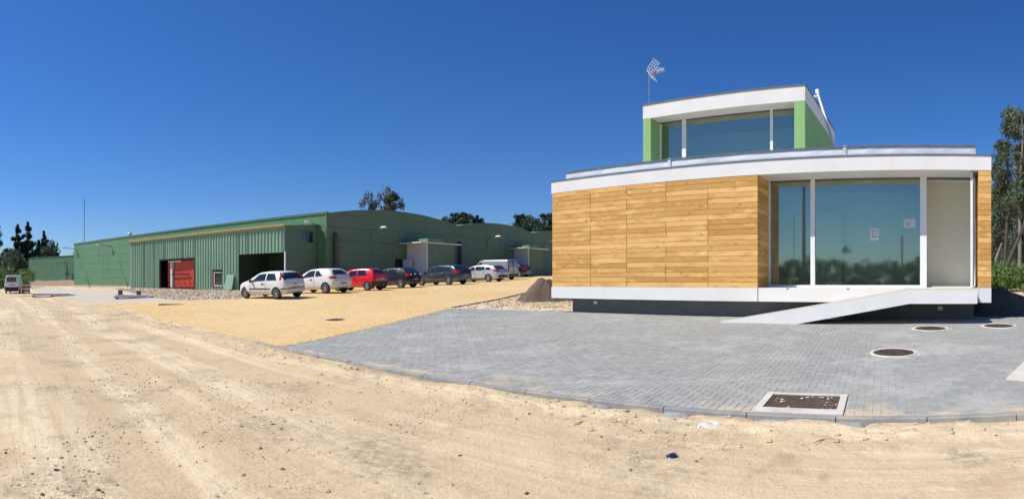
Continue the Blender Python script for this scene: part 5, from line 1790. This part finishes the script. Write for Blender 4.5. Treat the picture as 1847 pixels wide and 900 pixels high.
# ------------------------------------------------------------------ trees
def leaf_mat(name, a, b, c_):
    m, nt, p, out = new_mat(name)
    at = nt.nodes.new('ShaderNodeNewGeometry')
    v = coord(nt, (1, 1, 1), 0, 'World')
    c = mixc(nt, a, b, at.outputs['Random Per Island'])
    c = mixc(nt, c, c_, noise(nt, v, 0.5, 4, 0.6, 0.45, 0.65))
    nt.links.new(c, p.inputs['Base Color'])
    p.inputs['Roughness'].default_value = 0.6
    p.inputs['Specular IOR Level'].default_value = 0.3
    tr = nt.nodes.new('ShaderNodeBsdfTranslucent')
    nt.links.new(c, tr.inputs['Color'])
    mx = nt.nodes.new('ShaderNodeMixShader'); mx.inputs[0].default_value = 0.25
    nt.links.new(p.outputs[0], mx.inputs[1]); nt.links.new(tr.outputs[0], mx.inputs[2])
    nt.links.new(mx.outputs[0], out.inputs[0])
    return m
M['euc_leaf'] = leaf_mat('eucalyptus_leaves', (0.06, 0.095, 0.05), (0.14, 0.18, 0.10), (0.11, 0.12, 0.07))
M['pine_leaf'] = leaf_mat('pine_needles', (0.03, 0.055, 0.03), (0.07, 0.105, 0.05), (0.045, 0.07, 0.04))
M['shrub_leaf'] = leaf_mat('shrub_leaves', (0.09, 0.17, 0.035), (0.17, 0.27, 0.07), (0.13, 0.19, 0.06))
M['far_leaf'] = leaf_mat('far_foliage', (0.05, 0.08, 0.045), (0.10, 0.14, 0.075), (0.07, 0.09, 0.065))
M['hedge_leaf'] = leaf_mat('roadside_leaves', (0.085, 0.13, 0.06), (0.13, 0.18, 0.09), (0.11, 0.15, 0.08))
M['rust_leaf'] = leaf_mat('reddish_leaves', (0.10, 0.10, 0.055), (0.20, 0.14, 0.085), (0.08, 0.11, 0.055))
M['bark_dark'] = mottled('dark_bark', (0.055, 0.045, 0.038), (0.10, 0.085, 0.07), 6, 0.95, bs=.4, bd=.02)
M['bark_pale'] = mottled('pale_bark', (0.26, 0.23, 0.19), (0.16, 0.13, 0.105), 4, 0.9, bs=.3, bd=.02)

def leaves(name, centers, radii, n_per, size, mat, root, stretch=1.5, flat=.8, base=(0, 0, 0), kind=None, droop=0.0):
    """many small leaf quads scattered in ragged clumps"""
    cs = np.repeat(np.asarray(centers, float), n_per, 0); rs = np.repeat(np.asarray(radii, float), n_per)
    N = len(cs)
    d = RNG.normal(size=(N, 3)); d /= np.linalg.norm(d, axis=1)[:, None]
    rr = RNG.random(N) ** .45
    P = cs + d * (rs * rr)[:, None] * np.array([1, 1, flat])
    P[:, 2] -= droop * RNG.random(N) * rs
    u = RNG.normal(size=(N, 3)); u[:, 2] -= droop * 1.5; u /= np.linalg.norm(u, axis=1)[:, None]
    w = np.cross(u, RNG.normal(size=(N, 3))); w /= np.linalg.norm(w, axis=1)[:, None]
    s = size * (0.6 + .8 * RNG.random(N))[:, None]
    a = u * s * stretch; b = w * s * .5
    V = np.stack([P - a, P + b, P + a, P - b], 1).reshape(-1, 3) - np.array(base)
    Fc = np.arange(N * 4).reshape(-1, 4)
    o = np_mesh(name, V, Fc, mat, root)
    if kind: o['kind'] = kind
    return o
def trunk_path(x, y, z, h, lean=(0, 0), wob=.3, n=7):
    return [(x + lean[0] * t / (n - 1) + wob * sin(t * 1.3 + x) * t / n * .4, y + lean[1] * t / (n - 1) + wob * cos(t * 1.7 + y) * t / n * .4, z + h * t / (n - 1)) for t in range(n)]
def eucalyptus(x, y, h, label, r0=.16, lean=(0, 0), crown_from=.35, nl=14, spread=1.6, cr=.8, n_per=120, leaf=.09, bark='bark_pale', mat='euc_leaf', group=None, name='eucalyptus_tree', tops=None):
    z = g1(x, y) - .1
    root = thing(name, (x, y, z), 0, label, 'tree', group, frame=(x, y, z))
    pts = trunk_path(x, y, z, h * .92, lean)
    m_ = MB(); m_.tube(pts, [r0 * (1 - .82 * i / 6) for i in range(7)], 8)
    cs = []; rs = []
    for k in range(nl):
        f = crown_from + (1 - crown_from) * (k + random.random() * .6) / nl
        i = min(5, int(f * 6)); ff = f * 6 - i
        p = Vector(pts[i]).lerp(Vector(pts[i + 1]), min(1, ff))
        a = random.uniform(0, 2 * pi); out = spread * (.35 + .65 * random.random()) * (1.1 - .7 * abs(f - .6) * 1.2)
        q2 = p + Vector((cos(a) * out, sin(a) * out, out * random.uniform(.3, .9)))
        m_.tube([p, p.lerp(q2, .5) + Vector((0, 0, .12)), q2], [r0 * (1 - .8 * f) * .45, r0 * .18, .012], 5, cap=False)
        for j in range(random.choice((2, 3, 4))):
            t = random.uniform(.45, 1.1)
            cs.append(tuple(p.lerp(q2, t) + Vector((random.uniform(-.5, .5), random.uniform(-.5, .5), random.uniform(-.3, .5))) * cr)); rs.append(cr * random.uniform(.45, 1.0))
    if tops: 
        for (dx, dz, rr_) in tops: cs.append((x + dx, y, z + dz)); rs.append(rr_)
    m_.build('trunk', bark, root)
    leaves('crown', cs, rs, n_per, leaf, mat, root, base=(x, y, z), droop=.4)
    return root
def pine(x, y, h, label, r=1.8, n=11, n_per=110, leaf=.16, group=None, start=.25, mat='pine_leaf', name='pine_tree', pw=.7):
    z = g1(x, y) - .1
    root = thing(name, (x, y, z), 0, label, 'tree', group, frame=(x, y, z))
    m_ = MB(); m_.tube(trunk_path(x, y, z, h * .97, wob=.2), [.24 * (1 - .85 * i / 6) for i in range(7)], 7)
    cs = []; rs = []
    n = int(n * 1.5)
    lop = random.uniform(0, 6)
    for k in range(n):
        f = start + (1 - start) * (k + random.uniform(-.3, .3)) / (n - 1)
        f = min(max(f, start), 1)
        rad = (r * (1 - f) ** pw + .12) * random.uniform(.6, 1.25)
        m = max(2, int(4 * (1 - f) + 2)); a0 = random.uniform(0, 6)
        for j in range(m):
            a = a0 + 2 * pi * j / m + random.uniform(-.5, .5)
            ro = rad * random.uniform(.3, 1.1) * (1 + .25 * cos(a - lop))
            p = (x + cos(a) * ro, y + sin(a) * ro, z + h * f + random.uniform(-.3, .2))
            m_.tube([(x, y, z + h * f - .1), p], [.04, .012], 4, cap=False)
            for t in (.45, .75, 1.0):
                cs.append((x + (p[0] - x) * t, y + (p[1] - y) * t, p[2] - .1 * ro * (1 - t) + random.uniform(-.15, .15))); rs.append((rad * .22 + .16) * random.uniform(.7, 1.2))
    cs.append((x, y, z + h)); rs.append(.22)
    m_.build('trunk', 'bark_dark', root)
    leaves('crown', cs, rs, int(n_per * .5), leaf * .85, mat, root, base=(x, y, z), flat=.6, droop=.3)
    return root

# right of the timber building
rt = [
    (1812, 38, 12.6, .16, (.6, 0), .38, 16, 1.2, .85, 'tall thin eucalyptus just right of the timber building, its crown the highest', 'bark_dark'),
    (1838, 33, 11.2, .14, (.5, .2), .42, 14, 1.1, .8, 'eucalyptus at the right edge with a slim pale trunk', 'bark_pale'),
    (1795, 45, 9.6, .15, (.4, 0), .25, 14, 1.3, .9, 'lower bushy eucalyptus peeping out behind the pine-clad corner', 'bark_dark'),
    (1826, 50, 9.2, .16, (-.3, 0), .22, 18, 1.7, 1.1, 'broad dull green eucalyptus filling the middle of the grove', 'bark_pale'),
    (1850, 42, 9.4, .15, (-.2, 0), .2, 18, 1.6, 1.0, 'dense eucalyptus cut off by the right edge of the photograph', 'bark_dark'),
    (1806, 60, 10.2, .18, (.5, 0), .18, 18, 1.9, 1.2, 'far eucalyptus behind the grove, darker than its neighbours', 'bark_dark'),
    (1842, 62, 11.0, .18, (.5, 0), .18, 18, 2.0, 1.2, 'far tall eucalyptus behind the leaning dark trunk', 'bark_dark'),
]
for px, d, h, r0, lean, cf, nl, sp, cr, lab, bark in rt:
    x, y = polar(px, d)
    eucalyptus(x, y, h, lab, r0, lean, cf, nl, sp, cr * .85, 105, .08 if d < 40 else .10, bark, group='eucalyptus trees right of the timber building')
x, y = polar(1803, 31)
z = g1(x, y)
m_ = MB(); m_.tube([(x, y, z - .1), (x + .55, y - .3, z + 1.6), (x + 1.25, y - .7, z + 3.4), (x + 1.7, y - 1.0, z + 5.4)], [.14, .12, .10, .06], 9)
one('dead_tree', m_, 'bark_dark', 'dark bare dead tree leaning to the right among the eucalyptus trees', 'tree', base=(x, y, z - .1))
x, y = polar(1792, 33); z = g1(x, y)
m_ = MB(); m_.tube([(x - .1, y, z + .2), (x + .25, y, z + 1.6), (x + .75, y, z + 2.5)], [.10, .08, .05], 8); m_.tube([(x + .45, y, z + 1.9), (x + 1.0, y, z + 2.0)], [.04, .02], 6)
one('broken_tree', m_, 'bark_pale', 'short broken tree slanting up beside the corner of the timber building', 'tree', base=(x, y, z))
cs = []; rs = []
for k in range(190):
    px = random.uniform(1770, 1900); d = random.uniform(28, 38)
    x, y = polar(px, d); cs.append((x, y, g1(x, y) + random.uniform(.0, 1.25) * random.random() ** .4)); rs.append(random.uniform(.25, .55))
o = leaves('undergrowth', cs, rs, 130, .06, 'shrub_leaf', None, kind='stuff'); props(o, 'bright green low undergrowth in front of the eucalyptus trees', kind='stuff')
cs = []; rs = []
for k in range(150):
    px = random.uniform(1760, 1960); d = random.uniform(70, 95)
    x, y = polar(px, d); cs.append((x, y, g1(x, y) + random.uniform(0, 7.5) * random.random() ** .5)); rs.append(random.uniform(1.0, 1.9))
o = leaves('far_wood', cs, rs, 90, .26, 'far_leaf', None, kind='stuff'); props(o, 'dull green wood closing the view behind the eucalyptus trees', kind='stuff')

# behind the factory
x, y = polar(700, 92)
eucalyptus(x, y, 14.0, 'round-topped open eucalyptus rising over the first gable', .3, (0, 0), .5, 10, 1.8, 1.0, 75, .17, 'bark_dark', 'rust_leaf',
           tops=[(-.2, 14.3, 1.1), (.7, 13.4, 1.1), (-1.2, 13.3, 1.0), (1.6, 12.4, 1.0), (-1.9, 12.1, .9), (0, 12.3, .9), (2.2, 11.6, .8), (-.6, 11.2, .9), (.9, 11.5, .7)])
x, y = polar(664, 93)
eucalyptus(x, y, 12.6, 'smaller open eucalyptus just left of the round-topped one', .25, (0, 0), .5, 7, 1.0, .8, 70, .16, 'bark_dark', 'rust_leaf',
           tops=[(.1, 13.6, .9), (-.5, 12.8, .8), (.6, 12.4, .8), (-1.1, 12.0, .7), (.9, 11.7, .7)])
for px, d, h, r, lab in ((800, 112, 11.3, 3.6, 'small pine tip farthest left over the dip between the gables'), (822, 112, 12.2, 5.5, 'broad dark pine over the dip between the first two gables'), (839, 110, 12.0, 5.0, 'pine just right of the broad dark one over the dip'),
                         (861, 112, 11.6, 2.6, 'narrow pine standing apart over the middle gable'), (943, 108, 11.5, 6.0, 'pine over the right slope of the middle gable'), (966, 112, 10.4, 3.6, 'low pine beside the right slope of the middle gable'), (990, 100, 10.6, 6.0, 'dark pine touching the left end of the timber building')):
    x, y = polar(px, d)
    pine(x, y, h, lab, r, 10, 110, .2, 'pines behind the green factory', start=.5, pw=.22)

# far left
for px, d, h, r, lab in ((32, 150, 15.2, 4.2, 'tall pointed pine, left of the tallest pair at the far left'), (50, 150, 15.9, 4.4, 'tallest pointed pine of the far left group'), (79, 152, 13.5, 4.4, 'pointed pine standing right of the tallest pair'),
                         (70, 155, 11.4, 3.0, 'shorter dark pine tucked left of the third tall pine'), (96, 150, 10.2, 4.0, 'squat pine above the far low hall'), (12, 160, 9.5, 4.0, 'low dark pine at the far left above the white van')):
    x, y = polar(px, d)
    pine(x, y, h, lab, r, 12, 90, .26, 'pointed pines far off on the left', start=.3)
x, y = polar(-14, 60)
eucalyptus(x, y, 7.4, 'leafy branch of a tree reaching in at the left edge', .16, (.2, .1), .5, 7, 1.0, .6, 120, .1, 'bark_dark', 'pine_leaf', tops=[(1.0, 6.6, .5), (1.2, 5.6, .45), (.8, 7.2, .5), (.9, 4.0, .4)])
cs = []; rs = []
for k in range(420):
    px = random.uniform(-60, 290); d = random.uniform(122, 175)
    x, y = polar(px, d)
    top = 6.0 + 2.2 * sin(px * .09) + 1.2 * sin(px * .23)
    cs.append((x, y, g1(x, y) + random.random() ** .6 * top * d / 150)); rs.append(random.uniform(1.3, 2.6))
o = leaves('left_wood', cs, rs, 80, .36, 'far_leaf', None, kind='stuff'); props(o, 'dark wood behind the far low hall on the left', kind='stuff')
cs = []; rs = []
for k in range(100):
    px = random.uniform(-60, 56); d = random.uniform(92, 116)
    x, y = polar(px, d); cs.append((x, y, g1(x, y) + random.uniform(0, 3.4) * random.random() ** .5)); rs.append(random.uniform(.8, 1.5))
o = leaves('left_scrub', cs, rs, 90, .2, 'shrub_leaf', None, kind='stuff'); props(o, 'green scrub behind the far white van', kind='stuff')
# the country behind the photographer, seen only in the window glass
cs = []; rs = []
for k in range(2200):
    a = random.uniform(radians(150), radians(290)); d = random.uniform(58, 85)
    x, y = d * sin(a), d * cos(a)
    top = 4.6 + .5 * sin(a * 23) + .5 * sin(a * 57) + (1.5 if random.random() < .05 else 0)
    cs.append((x, y, g1(x, y) + random.random() ** 1.0 * top)); rs.append(random.uniform(.5, 1.5))
o = leaves('roadside_wood', cs, rs, 110, .13, 'hedge_leaf', None, kind='stuff'); props(o, 'low wood across the road that mirrors in the big windows', kind='stuff')
def mirrored(px, d):
    x, y = polar(px, d)
    k = x * FN[0] + y * FN[1] - DG
    return x - 2 * k * FN[0], y - 2 * k * FN[1]
x, y = mirrored(1450, 46); z = g1(x, y)
m_ = MB(); m_.tube([(x, y, z - .3), (x, y, 9.6)], [.17, .11], 10)
one('utility_pole', m_, 'pole_wood', 'dark timber pole across the road, mirrored in the narrow window', 'pole', base=(x, y, z - .3), group='poles across the road')
x, y = mirrored(1432, 52); z = g1(x, y)
m_ = MB(); m_.tube([(x, y, z - .3), (x, y, 7.1), (x + .5, y + .2, 7.35)], [.07, .05, .04], 8)
one('street_lamp', m_, 'steel', 'slim street lamp across the road, mirrored in the narrow window', 'lamp', base=(x, y, z - .3))
x, y = mirrored(1627, 80); z = g1(x, y)
m_ = MB(); m_.tube([(x, y, z - .3), (x, y, 8.0)], [.15, .11], 8)
one('utility_pole', m_, 'pole_wood', 'far pole across the road, mirrored low in the large window', 'pole', base=(x, y, z - .3), group='poles across the road')

# ------------------------------------------------------------------ clutter
def deform_stone(r, seed, flat=.6):
    rs_ = random.Random(seed)
    m_ = MB()
    rows = []
    for i in range(5):
        th = pi * i / 4
        row = []
        for j in range(7):
            a = 2 * pi * j / 7 + .3 * i
            k = r * rs_.uniform(.75, 1.15)
            row.append((k * sin(th) * cos(a), k * sin(th) * sin(a), k * cos(th) * flat + r * flat * .45))
        rows.append(row)
    m_.quad_strip(rows[::-1], True, False)
    return m_
M['stone_dark'] = mottled('dark_stone', (0.07, 0.06, 0.055), (0.13, 0.11, 0.095), 20, 0.9)
M['stone_pale'] = mottled('pale_stone', (0.55, 0.49, 0.40), (0.42, 0.36, 0.28), 20, 0.9)
STONES = [
    (492, 755, .05, 'stone_dark', 'dark angular stone alone on the pale wheel track'),
    (470, 795, .045, 'stone_dark', 'dark stone at the upper edge of the gravelly patch'),
    (163, 797, .035, 'stone_dark', 'small dark stone in the lower left part of the road'),
    (102, 834, .05, 'stone_dark', 'dark flat stone nearest the lower left corner of the road'),
    (574, 682, .045, 'stone_dark', 'dark stone lying between the road and the tip of the grey paving'),
    (780, 887, .05, 'stone_dark', 'dark stone at the bottom edge beside a row of pale pebbles'),
    (950, 872, .04, 'stone_dark', 'dark sliver of stone straight below the middle of the kerb'),
    (830, 807, .035, 'stone_dark', 'tiny dark stone halfway between kerb and bottom edge'),
    (1256, 818, .035, 'stone_dark', 'tiny dark stone just right of the blue plastic cap'),
    (438, 837, .055, 'stone_pale', 'pale stone sitting beside another darker patch of grit'),
    (675, 857, .06, 'stone_pale', 'largest pale stone lying on the smooth sand'),
    (766, 874, .045, 'stone_pale', 'pale pebble just above the bottom row of stones'),
    (391, 873, .05, 'stone_pale', 'pale stone low on the road, left of the other pale ones'),
    (480, 729, .06, 'stone_pale', 'pale flat stone high on the gravelly patch'),
    (1215, 833, .035, 'stone_pale', 'small white pebble just below the blue plastic cap'),
    (1412, 861, .035, 'stone_pale', 'small pale pebble on the sand below the rectangular grate'),
]
for k, (px, py, r, mt, lab) in enumerate(STONES):
    r *= .5
    x, y = gp(px, py)
    z = float(sand_z(np.array([x]), np.array([y]))[0]) - r * .12
    m_ = deform_stone(r, k + 100)
    o = m_.build('stone', mt); o.location = (x, y, z); o.rotation_euler = (0, 0, random.uniform(0, 6))
    o.scale = (1.3, .85, .8)
    props(o, lab, 'stone', 'loose stones on the sandy road')
# gravel: thousands of small stones
NG = 8500
a = np.radians(RNG.uniform(-54, 54, NG * 4)); d = 3.2 + 26 * RNG.random(NG * 4) ** 1.7
x = d * np.sin(a); y = d * np.cos(a); s = x * NK[0] + y * NK[1]
den = fbm(x * .55, y * .55, 4, 77)
ok_ = (~paved_mask(x, y)) & (s < SK - .14) & (RNG.random(NG * 4) < np.clip((den - .50) * 14, .02, 1))
x, y, d = x[ok_][:NG], y[ok_][:NG], d[ok_][:NG]
n = len(x)
z = sand_z(x, y)
sz = .003 + .014 * RNG.random(n) ** 9 + .0005 * d
oc = np.array([[1, 0, 0], [0, 1, 0], [-1, 0, 0], [0, -1, 0], [0, 0, .7], [0, 0, -.7]], float)
tf = np.array([[0, 1, 4], [1, 2, 4], [2, 3, 4], [3, 0, 4], [1, 0, 5], [2, 1, 5], [3, 2, 5], [0, 3, 5]])
th = RNG.random(n) * 6.28
jit = 1 + .35 * (RNG.random((n, 6, 1)) - .5) * 2
V = oc[None] * jit
Vx = V[..., 0] * np.cos(th)[:, None] * 1.3 - V[..., 1] * np.sin(th)[:, None]
Vy = V[..., 0] * np.sin(th)[:, None] * 1.3 + V[..., 1] * np.cos(th)[:, None]
V = np.stack([Vx * sz[:, None] + x[:, None], Vy * sz[:, None] + y[:, None], V[..., 2] * sz[:, None] + z[:, None] + sz[:, None] * .25], -1)
def grit_mat():
    m, nt, p, out = new_mat('grit')
    g = nt.nodes.new('ShaderNodeNewGeometry')
    cr = nt.nodes.new('ShaderNodeValToRGB')
    els = cr.color_ramp.elements
    els[0].position = 0; els[0].color = (0.10, 0.08, 0.065, 1)
    els[1].position = 1; els[1].color = (0.74, 0.66, 0.53, 1)
    for ps, cl in ((.12, (0.24, 0.18, 0.13, 1)), (.4, (0.46, 0.37, 0.26, 1)), (.8, (0.60, 0.50, 0.37, 1))):
        e_ = els.new(ps); e_.color = cl
    nt.links.new(g.outputs['Random Per Island'], cr.inputs[0])
    nt.links.new(cr.outputs[0], p.inputs['Base Color']); p.inputs['Roughness'].default_value = .9
    return m
M['grit'] = grit_mat()
o = np_mesh('gravel', V.reshape(-1, 3), (tf[None] + 6 * np.arange(n)[:, None, None]).reshape(-1, 3), 'grit', None, False, 3)
props(o, 'loose gravel and grit scattered over the sandy road', kind='stuff')
# rubble strip at the foot of the annex and loose stones in the triangle
def scatter(name, poly, n, r0, r1, mat, label):
    poly = ccw(poly)
    xs_ = [p[0] for p in poly]; ys_ = [p[1] for p in poly]
    X_ = RNG.uniform(min(xs_), max(xs_), n * 6); Y_ = RNG.uniform(min(ys_), max(ys_), n * 6)
    k = inside(X_, Y_, poly) & ~paved_mask(X_, Y_)
    X_, Y_ = X_[k][:n], Y_[k][:n]; m = len(X_)
    Z_ = sand_z(X_, Y_); S_ = r0 + (r1 - r0) * RNG.random(m) ** 2.5
    J = oc[None] * (1 + .4 * (RNG.random((m, 6, 1)) - .5) * 2)
    V_ = np.stack([J[..., 0] * S_[:, None] * 1.3 + X_[:, None], J[..., 1] * S_[:, None] + Y_[:, None], J[..., 2] * S_[:, None] + Z_[:, None] + S_[:, None] * .3], -1)
    o = np_mesh(name, V_.reshape(-1, 3), (tf[None] + 6 * np.arange(m)[:, None, None]).reshape(-1, 3), mat, None, False, 3)
    return props(o, label, kind='stuff')
scatter('rubble', [W(-60, 32.8), W(-31, 32.8), (-16.5, 41), gp(430, 539), gp(333, 541), gp(236, 528)], 9000, .015, .085, 'grit', 'stony rubble strip at the foot of the ribbed annex')
scatter('rubble', [g_b, y_e, F(-12.4, 24), F(-11.6, 16.2)], 2500, .008, .05, 'grit', 'sandy rubble in the unpaved corner by the timber building')
scatter('rubble', [F(1.0, 16.2), F(9, 16.4), F(12, 30), F(1.0, 30)], 2500, .01, .06, 'grit', 'sandy rubble right of the timber building')

M['clod'] = mottled('sand_clod', (0.62, 0.49, 0.33), (0.40, 0.31, 0.20), 14, 0.95)
NC = 2600
lc = RNG.uniform(-8, 20, NC); sc2 = SK - .14 - .95 * RNG.random(NC) ** 1.6
x = sc2 * NK[0] + lc * TK[0]; y = sc2 * NK[1] + lc * TK[1]
kk = RNG.random(NC) < np.clip((fbm(x * .9, y * .9, 3, 91) - .36) * 5, .05, 1)
x, y = x[kk], y[kk]; m = len(x); z = sand_z(x, y); S_ = .006 + .03 * RNG.random(m) ** 3.5
J = oc[None] * (1 + .4 * (RNG.random((m, 6, 1)) - .5) * 2)
V_ = np.stack([J[..., 0] * S_[:, None] * 1.4 + x[:, None], J[..., 1] * S_[:, None] + y[:, None], J[..., 2] * S_[:, None] * .9 + z[:, None] + S_[:, None] * .15], -1)
o = np_mesh('sand_clods', V_.reshape(-1, 3), (tf[None] + 6 * np.arange(m)[:, None, None]).reshape(-1, 3), 'clod', None, False, 3)
props(o, 'crumbly clods of sand banked along the kerb', kind='stuff')

def flat_scraps(name, px, py, n, spread, size, mat, label, cat, seed=0):
    rs_ = random.Random(seed)
    x0, y0 = gp(px, py); z0 = float(sand_z(np.array([x0]), np.array([y0]))[0])
    m_ = MB()
    for k in range(n):
        cx_, cy_ = x0 + rs_.gauss(0, spread), y0 + rs_.gauss(0, spread * .6)
        zc = float(sand_z(np.array([cx_]), np.array([cy_]))[0]) + .012
        s_ = size * rs_.uniform(.5, 1.3); a0 = rs_.uniform(0, 6)
        top = [(cx_ + s_ * cos(a0 + t * 1.2566) * rs_.uniform(.5, 1.2), cy_ + s_ * .7 * sin(a0 + t * 1.2566) * rs_.uniform(.5, 1.2), zc + rs_.uniform(0, .03)) for t in range(5)]
        m_.face(top)
        m_.face([(p[0], p[1], p[2] - .008) for p in top][::-1])
        for t in range(5):
            a_, b_ = top[t], top[(t + 1) % 5]
            m_.face([a_, (a_[0], a_[1], a_[2] - .008), (b_[0], b_[1], b_[2] - .008), b_])
    return one(name, m_, mat, label, cat, base=(x0, y0, z0))
x0, y0 = gp(1279, 758); rs_ = random.Random(3)
m_ = MB(); rows = []
for i in range(9):
    row = []
    for j in range(7):
        xx = x0 - .13 + .033 * i + rs_.uniform(-.02, .02); yy = y0 - .06 + .02 * j + rs_.uniform(-.014, .014) + .02 * sin(i * 1.7)
        e_ = 1 if (i in (0, 8) or j in (0, 6)) else 0
        row.append((xx, yy, float(sand_z(np.array([xx]), np.array([yy]))[0]) + rs_.uniform(.0, .035) * (1 - e_) - e_ * .012))
    rows.append(row)
m_.quad_strip(rows, False, False)
m_.f = [f[::-1] for f in m_.f]
one('crumpled_scrap', m_, 'debris_white', 'crumpled white scrap on the sand just below the kerb', 'litter')
# small blue crushed ring of plastic
x, y = gp(1209.5, 810); z = float(sand_z(np.array([x]), np.array([y]))[0])
m_ = MB()
ring = [(x + (.045) * cos(t) + .01, y + .03 * sin(t), z + .016 + .007 * sin(2 * t)) for t in np.linspace(0, 2 * pi, 19)[:-1]]
rows = []
for i, p in enumerate(ring):
    q0_, q1_ = Vector(ring[i - 1]), Vector(ring[(i + 1) % 18]); dd = (q1_ - q0_).normalized(); sd = dd.cross(Vector((0, 0, 1))).normalized()
    rows.append([tuple(Vector(p) + sd * .008 * cos(a_) + Vector((0, 0, 1)) * .013 * sin(a_)) for a_ in np.linspace(0, 2 * pi, 9)[:-1]])
rows.append(rows[0])
m_.quad_strip(rows, True, True)
m_.box(x + .01, x + .045, y - .02, y + .018, z + .006, z + .022)
one('plastic_cap', m_, 'blue_plastic', 'crushed blue plastic cap lying alone on the sand in front of the kerb', 'litter', base=(x, y, z))
# twig
x, y = gp(1480, 790); z = float(sand_z(np.array([x]), np.array([y]))[0])
m_ = MB(); m_.tube([(x - .09, y - .02, z + .012), (x, y + .01, z + .02), (x + .1, y + .04, z + .01)], [.003, .005, .002], 5)
one('twig', m_, 'bark_dark', 'thin dry twig on the sand below the rectangular grate', 'twig', base=(x, y, z))

# white palettes of building material left on the concrete path
def board_pile(px, py, w, label, posts, seed):
    rs_ = random.Random(seed)
    x, y = gp(px, py); z = g1(x, y)
    r = thing('board_pile', (x, y, z), rs_.uniform(-.1, .1) - az(px), label, 'building boards')
    for k in range(3):
        a, b = -w / 2 + rs_.uniform(0, .5), w / 2 - rs_.uniform(0, .5)
        m_ = MB(); m_.box(a, b, -.9 + k * .12, .9, .06 + k * .07, .12 + k * .07); m_.build('board', 'panel_white' if k != 1 else 'collar', r)
    for k in range(3):
        xx = -w * .4 + k * w * .4
        m_ = MB(); m_.box(xx - .1, xx + .1, -.9, .9, 0, .058); m_.build('bearer', 'black_metal', r)
    for xx, hh in posts:
        m_ = MB(); m_.box(xx - .17, xx + .17, -.2, .15, .265, .265 + hh); m_.build('block', 'duct', r)
board_pile(240, 537.5, 3.1, 'white boards with two dark blocks on top, on the concrete path', ((-1.0, .35), (.45, .3)), 4)
board_pile(94, 534, 4.4, 'low pile of white boards farther left on the concrete path', (), 8)
# red and white barrier by the far van
x, y = polar(46.5, 73); z = g1(x, y)
r = thing('traffic_barrier', (x, y, z), .75, 'small red and white barrier standing right of the far white van', 'barrier')
for k in range(4):
    m_ = MB(); m_.box(-.55, .55, -.05, .05, .12 + k * .25, .35 + k * .25); m_.build('stripe', 'red' if k % 2 == 0 else 'panel_white', r)
for a_, b_ in ((-.5, -.4), (.4, .5)):
    m_ = MB(); m_.box(a_, b_, -.25, .25, 0, .115); m_.build('foot', 'black_metal', r)
# reddish bank at the foot of the far hall
pts = [(polar(px, d)) for px, d in ((50, 108), (80, 104), (110, 100), (137, 95))]
m_ = MB(); rows = []
for i in range(25):
    f = i / 24 * 3; k = min(2, int(f)); t = f - k
    x = pts[k][0] * (1 - t) + pts[k + 1][0] * t; y = pts[k][1] * (1 - t) + pts[k + 1][1] * t
    row = []
    nb_ = fbm(np.array([i * .35]), np.array([3.3]), 3, 5)[0]
    for j, (o_, h_) in enumerate(((-5, -.25), (-3.4, .2), (-2, .65), (0, .85), (1.6, .8), (5, .1))):
        dx, dy = x / sqrt(x * x + y * y), y / sqrt(x * x + y * y)
        row.append((x + dx * o_, y + dy * o_, g1(x + dx * o_, y + dy * o_) + h_ * (.75 + .5 * nb_)))
    rows.append(row)
m_.quad_strip(rows, False, True)
M['red_soil'] = mottled('reddish_soil', (0.25, 0.165, 0.115), (0.34, 0.24, 0.165), .5, .95, bs=.5, bd=.05)
o = one('earth_bank', m_, 'red_soil', 'reddish earth bank along the foot of the far low hall', 'earth bank')
bpy.context.view_layer.update()
